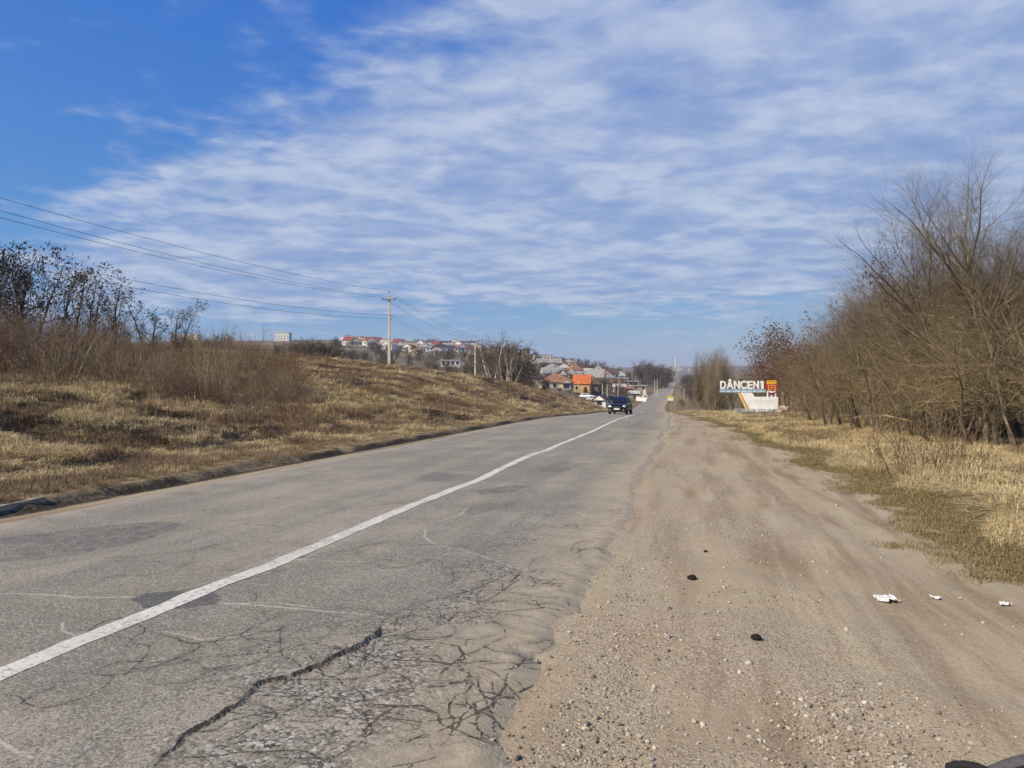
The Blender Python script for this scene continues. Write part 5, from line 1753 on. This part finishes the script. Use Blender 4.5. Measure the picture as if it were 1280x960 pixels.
def house(px, d, w, dep, h, rh, wall, roof, label, style='hip', rot=0.0, wins=3, door=True, chimney=True, group=None, name='house', porch=False, dz=0.0, cat='house', over=.35):
    p = on_ground(px, d)
    q = random.Random(int(px * 7 + d))
    p.z -= .05
    e = empty(name, p + Vector((0, 0, dz)), YAW + R(rot))
    tag(e, label, cat, group)
    MB().box(-w / 2, w / 2, -dep / 2, dep / 2, -2.5, h).build('wall', wallm(wall), e)
    o = over; X0, X1, Y0, Y1 = -w / 2 - o, w / 2 + o, -dep / 2 - o, dep / 2 + o
    m = MB(); zb = h + .004; th = .16
    if style == 'hip':
        rd = max(.2, w / 2 - dep / 2 * .9) if w >= dep else .2
        m.add([(X0, Y0, zb), (X1, Y0, zb), (X1, Y1, zb), (X0, Y1, zb), (X0, Y0, zb + th), (X1, Y0, zb + th), (X1, Y1, zb + th), (X0, Y1, zb + th),
               (-rd, 0, zb + rh), (rd, 0, zb + rh)],
              [(3, 2, 1, 0), (0, 1, 5, 4), (1, 2, 6, 5), (2, 3, 7, 6), (3, 0, 4, 7), (4, 5, 9, 8), (5, 6, 9), (6, 7, 8, 9), (7, 4, 8)])
    elif style == 'gable':      # ridge along x
        m.add([(X0, Y0, zb), (X1, Y0, zb), (X1, Y1, zb), (X0, Y1, zb), (X0, Y0, zb + th), (X1, Y0, zb + th), (X1, Y1, zb + th), (X0, Y1, zb + th), (X0, 0, zb + rh), (X1, 0, zb + rh)],
              [(3, 2, 1, 0), (0, 1, 5, 4), (2, 3, 7, 6), (4, 5, 9, 8), (6, 7, 8, 9), (1, 2, 6, 9, 5), (3, 0, 4, 8, 7)])
    elif style == 'front':      # gable end towards the viewer
        m.add([(X0, Y0, zb), (X1, Y0, zb), (X1, Y1, zb), (X0, Y1, zb), (X0, Y0, zb + th), (X1, Y0, zb + th), (X1, Y1, zb + th), (X0, Y1, zb + th), (0, Y0, zb + rh), (0, Y1, zb + rh)],
              [(3, 2, 1, 0), (1, 2, 6, 5), (3, 0, 4, 7), (5, 6, 9, 8), (7, 4, 8, 9), (0, 1, 5, 8, 4), (2, 3, 7, 9, 6)])
    else:
        m.box(X0, X1, Y0, Y1, zb, zb + max(rh, .3))
    rf = m.build('roof', roofm(roof), e)
    if style == 'front':
        MB().prism([(-w / 2, h - .01), (w / 2, h - .01), (0, h + rh * .86)], -dep / 2 - o - .05, -dep / 2 - o - .01).build('gable', wallm(wall), e)
    if style == 'gable':
        for sx in (-1, 1):
            me_ = MB().add([(sx * (X1 + .02), -dep / 2, h), (sx * (X1 + .02), dep / 2, h), (sx * (X1 + .02), 0, h + rh * .86),
                            (sx * (X1 + .06), -dep / 2, h), (sx * (X1 + .06), dep / 2, h), (sx * (X1 + .06), 0, h + rh * .86)],
                           [(0, 1, 2), (5, 4, 3), (0, 3, 4, 1), (1, 4, 5, 2), (2, 5, 3, 0)])
            me_.build('gable', wallm(wall), e)
    if chimney:
        cxp = q.uniform(-.2, .2) * w
        MB().box(cxp - .3, cxp + .3, -.05, .55, zb + rh * .5, zb + rh + .7).build('chimney', BRICKM, rf)
    if wins:
        storeys = 2 if h > 4.6 else 1
        for s_ in range(storeys):
            zc = 1.0 + s_ * 2.9 if storeys > 1 else h * .38
            for i in range(wins):
                xc_ = -w / 2 + w * (i + .5) / wins
                if door and s_ == 0 and i == wins // 2:
                    MB().box(xc_ - .5, xc_ + .5, -dep / 2 - .06, -dep / 2, 0, min(2.1, h - .2)).build('door', DOORM, e)
                    continue
                wn = MB().box(xc_ - .65, xc_ + .65, -dep / 2 - .07, -dep / 2, zc - .08, zc + 1.28).build('window', FRAME, e)
                MB().box(xc_ - .55, xc_ + .55, -dep / 2 - .085, -dep / 2 - .07, zc, zc + 1.2).build('pane', PANE, wn)
    if porch:
        pe = MB().box(w * .08, w * .36, -dep / 2 - 1.6, -dep / 2, -.5, h * .92).build('porch', wallm(wall), e)
        MB().box(w * .13, w * .31, -dep / 2 - 1.67, -dep / 2 - 1.6, .7, h * .8).build('porch_window', PANE, pe)
        r2 = MB().add([(w * .03, -dep / 2 - 2.0, h * .92), (w * .41, -dep / 2 - 2.0, h * .92), (w * .22, -dep / 2 - 2.0, h + rh * .42),
                       (w * .03, 0, h * .92), (w * .41, 0, h * .92), (w * .22, 0, h + rh * .42)], [(0, 1, 2), (5, 4, 3), (0, 3, 4, 1), (1, 4, 5, 2), (2, 5, 3, 0)])
        r2.build('porch_roof', roofm(roof), e)
        MB().prism([(w * .08, h * .93), (w * .36, h * .93), (w * .22, h + rh * .30)], -dep / 2 - 2.06, -dep / 2 - 2.01).build('porch_gable', wallm(wall), e)
    return e


def village():
    # around the road bend
    house(695, 236, 9.4, 8, 2.4, 2.6, 'cream', 'tile', 'cream house with brick red hipped roof and a small white porch gable', 'hip', 8, 4, porch=True)
    house(728, 258, 5.6, 7, 3.0, 3.2, 'yellow', 'orange', 'yellow house with bright orange roof', 'gable', -12, 2)
    house(742, 266, 4.5, 6, 3.0, 2.2, 'brown', 'brown', 'brown walled annex beside the orange roofed house', 'front', 10, 2, False)
    house(668, 266, 6.4, 6, 2.6, 2.6, 'stone', 'dark', 'low house with steep dark brown roof left of the porch house', 'hip', 5, 2)
    house(690, 325, 8.6, 7, 3.2, 2.8, 'white', 'grey', 'white house with pale grey gabled roof above the brick red roof', 'gable', 12, 3)
    house(702, 318, 3.6, 5, 3.4, 2.2, 'white', 'dark', 'narrow white gable with dark roof edge', 'front', 10, 1, False, False)
    house(726, 352, 8.4, 7, 3.0, 2.6, 'white', 'grey', 'long white house with grey roof behind the orange roof', 'gable', 8, 3)
    house(714, 348, 3.4, 6, 3.2, 2.4, 'white', 'grey', 'white gable end left of the long white house', 'front', 8, 1, False, False)
    house(667, 352, 7.2, 6, 3.0, 2.6, 'white', 'brown', 'white house with dull brown hipped roof on the hillside', 'hip', 0, 3)
    house(679, 590, 15, 9, 6.0, .5, 'white', 'pale', 'large flat-roofed white building on the hilltop', 'flat', 0, 6, False, False)
    house(683, 520, 20, 9, 2.8, 3.4, 'stone', 'grey', 'wide house with weathered grey roof below the hilltop building', 'gable', 4, 5)
    house(726, 500, 9, 8, 3.0, 3.6, 'brown', 'dark', 'dark hipped roof rising over the long white house', 'hip', 0, 2)
    house(735, 470, 5, 6, 3.4, 1.6, 'white', 'pale', 'small white house beside the dark hipped roof', 'gable', 0, 2)
    house(742.5, 420, 6.4, 7, 3.0, 1.5, 'mauve', 'mauve', 'mauve metal roofed shed beside the teal roof', 'gable', 0, 2, False, False, cat='shed', name='shed')
    house(754.5, 420, 5.0, 7, 3.2, 1.8, 'teal', 'teal', 'shed with bright teal metal roof', 'gable', 0, 1, False, False, cat='shed', name='shed')
    house(772, 402, 10, 6, 2.8, .6, 'cream', 'pale', 'long low cream building beside the teal roofed shed', 'flat', 6, 4, False, False, cat='building', name='outbuilding')
    house(787, 384, 8, 6, 2.4, .5, 'cream', 'pale', 'low cream store stepping down towards the road', 'flat', 6, 3, False, False, cat='building', name='outbuilding')
    house(797, 362, 7, 6, 2.2, .5, 'stone', 'pale', 'low stone store nearest the white chapel', 'flat', 6, 2, False, False, cat='building', name='outbuilding')
    house(763, 318, 6.6, 6, 2.6, 1.5, 'pink', 'tile', 'pink walled house below the teal roofed shed', 'gable', 4, 3)
    house(774, 300, 4.6, 5, 2.4, 1.4, 'pink', 'pale', 'small pink house with pale roof among fruit trees', 'gable', -5, 2)
    house(784, 306, 3.4, 4, 2.2, 1.2, 'white', 'tile', 'tiny white house with tiled roof among fruit trees', 'gable', 4, 1)
    house(792, 292, 3.6, 4, 2.0, 1.2, 'stone', 'pale', 'little stone shed above the white boundary wall', 'gable', 4, 1, cat='shed', name='shed')
    # shed close to the bend: white gable, dark roof
    house(752, 168, 2.7, 3.4, 1.7, 1.1, 'white', 'dark', 'garden shed with white gable and dark overhanging roof behind the car', 'front', -22, 1, False, False, cat='shed', name='shed')
    # hillside of the village, left
    spec = [(449, 690, 13, 'red'), (459, 720, 11, 'red'), (469, 680, 12, 'red'), (440, 720, 10, 'grey'), (432, 700, 9, 'pale'), (479, 650, 11, 'brown'), (483, 600, 8, 'pale'),
            (494, 680, 11, 'red'), (502, 700, 12, 'brown'), (465, 600, 9, 'grey'), (445, 600, 8, 'brown'), (455, 640, 9, 'tile'), (536, 640, 11, 'red'), (545, 660, 9, 'red'),
            (528, 690, 10, 'grey'), (519, 720, 12, 'pale'), (552, 560, 12, 'dark'), (566, 640, 10, 'grey'), (577, 600, 9, 'tile'), (604, 620, 10, 'brown'), (618, 640, 11, 'grey'),
            (640, 600, 9, 'pale'), (575, 700, 11, 'grey'), (600, 720, 12, 'tile'), (630, 700, 10, 'red'), (655, 640, 10, 'grey'), (700, 560, 9, 'brown'), (711, 600, 10, 'grey')]
    spec += [(690, 420, 8, 'grey'), (704, 440, 9, 'brown'), (718, 430, 8, 'tile'), (748, 470, 9, 'grey'), (762, 480, 9, 'brown'), (775, 500, 9, 'grey'), (745, 330, 7, 'grey'), (757, 350, 7, 'tile'), (660, 420, 9, 'grey'), (650, 480, 10, 'tile'),
             (487, 560, 9, 'grey'), (500, 580, 9, 'brown'), (530, 560, 8, 'grey'), (589, 560, 9, 'brown'), (612, 540, 8, 'grey'), (630, 520, 9, 'tile'), (437, 640, 9, 'red'), (512, 560, 8, 'tile')]
    rn = {'red': 'dark red', 'grey': 'grey', 'pale': 'pale', 'brown': 'brown', 'tile': 'brick coloured', 'dark': 'blackish'}
    for px, d, w, rf in spec:
        wl = rnd.choice(['white', 'white', 'cream', 'stone'])
        house(px, d, w, rnd.uniform(7, 9), rnd.uniform(2.8, 3.6), rnd.uniform(2.4, 4.0), wl, rf, 'small %s walled hillside house with %s roof' % (wl, rn[rf]),
              rnd.choice(['hip', 'gable', 'front']), rnd.uniform(-25, 25), 3, group='houses on the far hillside')
    house(514, 640, 10, 8, 5.6, .5, 'cream', 'pale', 'cream two-storey house shell with dark openings on the hillside', 'flat', 5, 4, False, False)
    house(549, 575, 15, 7, 2.6, 1.2, 'white', 'pale', 'long white walled house right of the yellow house', 'gable', 0, 4)
    house(522, 470, 5.6, 6, 3.0, 1.4, 'yellow', 'tile', 'small yellow walled house among the hedge trees', 'gable', 0, 2)
    house(546, 480, 8, 6, 2.4, 2.4, 'stone', 'grey', 'grey roofed house just above the hedge trees', 'hip', 0, 3)
    house(563, 330, 8, 5, 2.6, .4, 'white', 'pale', 'pale row of low garages behind the hedge', 'flat', 4, 4, False, False, cat='building', name='outbuilding')
    house(571, 850, 40, 12, 5.2, 1.2, 'white', 'brown', 'very long white two-storey building on the skyline', 'flat', 3, 14, False, False, cat='building', name='long_building')
    house(568, 846, 5, 10, 8.2, .4, 'white', 'pale', 'taller stair block in the middle of the long skyline building', 'flat', 3, 1, False, False, cat='building', name='stair_block')
    house(354, 900, 17, 12, 8.5, .6, 'white', 'pale', 'white apartment block showing over the scrub on the crest', 'flat', 0, 5, False, False, cat='building', name='apartment_block')
    house(238, 900, 22, 12, 8.0, .6, 'cream', 'pale', 'long cream building just showing over the left scrub', 'flat', 0, 7, False, False, cat='building', name='long_building')
    # chapel by the road
    p = on_ground(806, 300)
    e = empty('roadside_chapel', p, YAW)
    tag(e, 'small white roadside chapel with a pointed spire', 'chapel')
    MB().box(-.85, .85, -.85, .85, -.5, 1.7).build('base', wallm('white'), e, bevel=.03)
    MB().box(-.6, .6, -.6, .6, 1.703, 2.7).build('tier', wallm('white'), e, bevel=.02)
    MB().tube([(0, 0, 2.7), (0, 0, 3.3), (0, 0, 4.0)], [.75, .35, .05], 8).build('spire', wallm('cream'), e)
    MB().box(-.3, .3, -.88, -.85, .2, 1.4).build('niche', PANE, e)
    # walls and fences
    def garden_wall(pa, da, pb, db, h, c, label):
        a = on_ground(pa, da); b = on_ground(pb, db)
        L = (b - a).length; n = max(2, int(L / 3))
        e = empty('garden_wall', a, math.atan2(b.y - a.y, b.x - a.x))
        tag(e, label, 'wall')
        for i in range(n):
            f0, f1 = i / n, (i + 1) / n
            z = Hs(*(a.lerp(b, (f0 + f1) / 2)).xy) - a.z
            MB().box(L * f0 + .02, L * f1 - .02, -.1, .1, z - .6, z + h).build('wall_panel', wallm(c), e, bevel=.01)
    garden_wall(752, 186, 771, 190, 1.35, 'cream', 'cream garden wall behind the garden shed')
    garden_wall(771.5, 190, 785, 194, 1.4, 'grey', 'grey garden wall running behind the navy car')
    garden_wall(795, 285, 808, 282, 1.5, 'white', 'low white wall standing beside the far road')
    garden_wall(676, 222, 716, 226, .9, 'stone', 'low stone fence before the cream porch house')
    # two white vehicles parked in the yard
    for px, d, r_, lab in ((734, 214, 70, 'white car parked below the orange roofed house'), (743, 207, 80, 'white car parked between two yard posts')):
        p = on_ground(px, d)
        car(p, YAW + R(r_), WHITEP, lab, False)
    p = on_ground(767, 250)
    car(p, YAW + R(85), NAVY, 'dark car parked in the yard by the posts', False)
    # village posts
    for px, d, h, lab in ((753, 205, 5.2, 'pale concrete post beside the parked white car'), (759, 212, 5.8, 'pale concrete post before the dark parked car'), (772.5, 235, 6.2, 'pale concrete post in the pink house yard'),
                          (818.5, 330, 7.2, 'left one of two close poles beside the far road'), (821.5, 322, 7.6, 'right one of two close poles beside the far road'),
                          (723, 222, 4.4, 'short post before the yellow house wall'), (781, 420, 8.0, 'thin pole above the long cream building'), (790, 440, 8.0, 'thin pole on the skyline right of the long cream building'),
                          (855, 262, 5.0, 'short pale pole on the right side of the far road'), (428, 118, 2.6, 'short pale post standing in the grass on the crest')):
        utility_pole(px, d, h, lab, YAW, 'village posts', arm=False, w=.11 if d < 300 else .14)
    # trees among the houses
    def clear(x, y):
        return abs(x - float(cx(y))) > 8 + .004 * y
    n = 0
    for k in range(700):
        px = rnd.uniform(415, 818); d = math.exp(rnd.uniform(math.log(200), math.log(900)))
        if px > 640 and d < 270 and px < 760: continue
        if d < 330 and px < 640 and rnd.random() < .3: continue
        x, y = xy(px, d)
        if not clear(x, y): continue
        plant(('far', rnd.randint(0, 1)), x, y, rnd.uniform(3.0, 5.0) + d * .004, 'bare garden tree among the village houses', 'tree', 'garden trees among the houses', wide=rnd.uniform(.9, 1.3), name='garden_tree')
        n += 1
        if n >= 270: break
    for k in range(60):
        px = rnd.uniform(655, 815); d = rnd.uniform(245, 430)
        x, y = xy(px, d)
        if not clear(x, y): continue
        plant(('far', rnd.randint(0, 1)), x, y, rnd.uniform(2.6, 4.6), 'bare fruit tree in the gardens around the porch house and the chapel', 'tree', 'fruit trees in the gardens by the road', wide=rnd.uniform(1.0, 1.4), name='fruit_tree')
    for px, d, h in ((803, 520, 15), (810, 540, 16), (816, 500, 14), (822, 480, 14), (827, 500, 15), (831, 520, 15), (834, 560, 13), (798, 560, 12), (764, 620, 11), (752, 640, 12), (741, 660, 10),
                     (826, 430, 9), (832, 640, 14), (829, 600, 14), (834, 720, 14), (835, 800, 14), (824, 560, 15), (819, 560, 15), (813, 600, 15), (780, 600, 10), (790, 580, 11)):
        x, y = xy(px, d)
        plant((rnd.choice(['far', 'far', 'poplar']), rnd.randint(0, 1)), x, y, h * (1.12 if px > 796 else .8), 'tall dark bare tree in the row beside the far road', 'tree', 'dark tree row beside the far road', name='roadside_tree')
    for k in range(60):
        px = rnd.uniform(846, 878); d = rnd.uniform(260, 1000)
        x, y = xy(px, d)
        if not clear(x, y): continue
        plant(('far', rnd.randint(0, 1)), x, y, rnd.uniform(4.0, 6.0) + d * .006, 'bare tree on the right side of the far road', 'tree', 'trees right of the far road', name='verge_tree')
    for px, d, h in ((700, 216, 2.4), (684, 218, 2.0), (722, 214, 2.2), (738, 196, 2.0), (718, 178, 2.0), (732, 170, 1.8), (710, 190, 2.4), (664, 215, 3.2), (656, 200, 3.6), (744, 160, 1.6)):
        x, y = xy(px, d)
        plant((rnd.choice(['far', 'shrub']), rnd.randint(0, 1)), x, y, h, 'low brown bush below the porch house', 'bush', 'bushes below the porch house', name='low_bush')
    for k in range(36):   # scrub along the road cutting before the bend
        px = rnd.uniform(655, 750); d = rnd.uniform(70, 135)
        x, y = xy(px, d)
        t_ = LEFT - (x - float(cx(y)))
        if t_ < 2.5: continue
        plant((rnd.choice(['shrub', 'weed', 'tan']), rnd.randint(0, 1)), x, y, rnd.uniform(.7, 1.4), 'low grey-brown scrub along the left road cutting', 'shrub', 'scrub along the road cutting', name='low_scrub')


village()


def far_town():
    WH = wallm('white')
    p = on_ground(844.4, 3600)
    e = empty('far_tower', p, YAW)
    tag(e, 'slim white tower on the hazy far ridge', 'tower')
    MB().tube([(0, 0, -5), (0, 0, 20), (0, 0, 44)], [4.2, 3.4, 2.8], 12).build('shaft', WH, e)
    MB().tube([(0, 0, 44), (0, 0, 46), (0, 0, 52)], [3.4, 3.2, .6], 12).build('cap', WH, e)
    q = random.Random(8)
    for k in range(12):
        px = q.uniform(834, 866); d = q.uniform(2900, 3900)
        p = on_ground(px, d)
        e = empty('far_block', p, YAW + q.uniform(-.4, .4))
        tag(e, 'pale block of the distant town on the hazy ridge', 'building', 'blocks of the distant town')
        w, h = q.uniform(10, 24), q.uniform(6, 13)
        MB().box(-w / 2, w / 2, -7, 7, -6, h).build('wall', wallm('stone'), e)
        MB().box(-w / 2 - .4, w / 2 + .4, -7.4, 7.4, h + .01, h + .8).build('roof', roofm('pale'), e)


far_town()


# ------------------------------------------------------------------ bag at the photographer's feet
def bag():
    CL = mat('grey_canvas', (0.115, 0.105, 0.092), .85, .12, 30.0, bump=.001)
    BK = mat('black_webbing', (0.018, 0.017, 0.018), .8, .15, 40.0)
    u, d = 1.80, 2.50
    x, y = CA * u - SA * d, SA * u + CA * d
    e = empty('canvas_bag', (x, y, Hs(x, y)), YAW + R(18))
    tag(e, 'dark grey canvas bag with black trim lying on the dirt', 'bag')
    sec = []
    for k in range(11):
        f = k / 10
        rr = math.sin(math.pi * (.06 + .88 * f)) ** .42
        sec.append((f * .9 - .45, .20 * rr, .20 - .20 * rr, .20 + .21 * rr))
    V, F = ring_loft(sec, 24, 2.6)
    V = [(v[1], v[0], v[2]) for v in V]
    MB().add(V, F).build('body', CL, e, smooth=True)
    for xk in (-.33, .30):
        pts = [(xk, .222 * math.cos(a), .20 + .228 * math.sin(a)) for a in [R(-30 + 240 * i / 24) for i in range(25)]]
        MB().tube(pts, .016, 6).build('strap', BK, e, smooth=True)
    pts = [(-.33 + .63 * i / 16, -.03, .425 + .012 * math.sin(math.pi * i / 16)) for i in range(17)]
    MB().tube(pts, .013, 6).build('zip', BK, e, smooth=True)
    return e


bag()

# ------------------------------------------------------------------ haze
hb = MB().box(-9300, 9300, -9300, 9300, -90, 150)
hm = bpy.data.materials.new('thin_haze'); hm.use_nodes = True
N_ = NT(hm.node_tree)
pv = N_.n('ShaderNodeVolumePrincipled', None, Density=0.00018)
pv.inputs['Color'].default_value = (0.80, 0.88, 1.0, 1)
pv.inputs['Anisotropy'].default_value = .25
on_ = N_.n('ShaderNodeOutputMaterial')
hm.node_tree.links.new(pv.outputs[0], on_.inputs['Volume'])
ho = hb.build('haze', hm)
tag(ho, 'thin bluish haze over the valley', 'haze', kind='stuff')
print('GROUND RANGE', float(H(np.array([0.0, 5000]), np.array([8000.0, 8000])).min()))
print('TRIS', sum(len(m.loops) - 2 * len(m.polygons) for m in bpy.data.meshes))
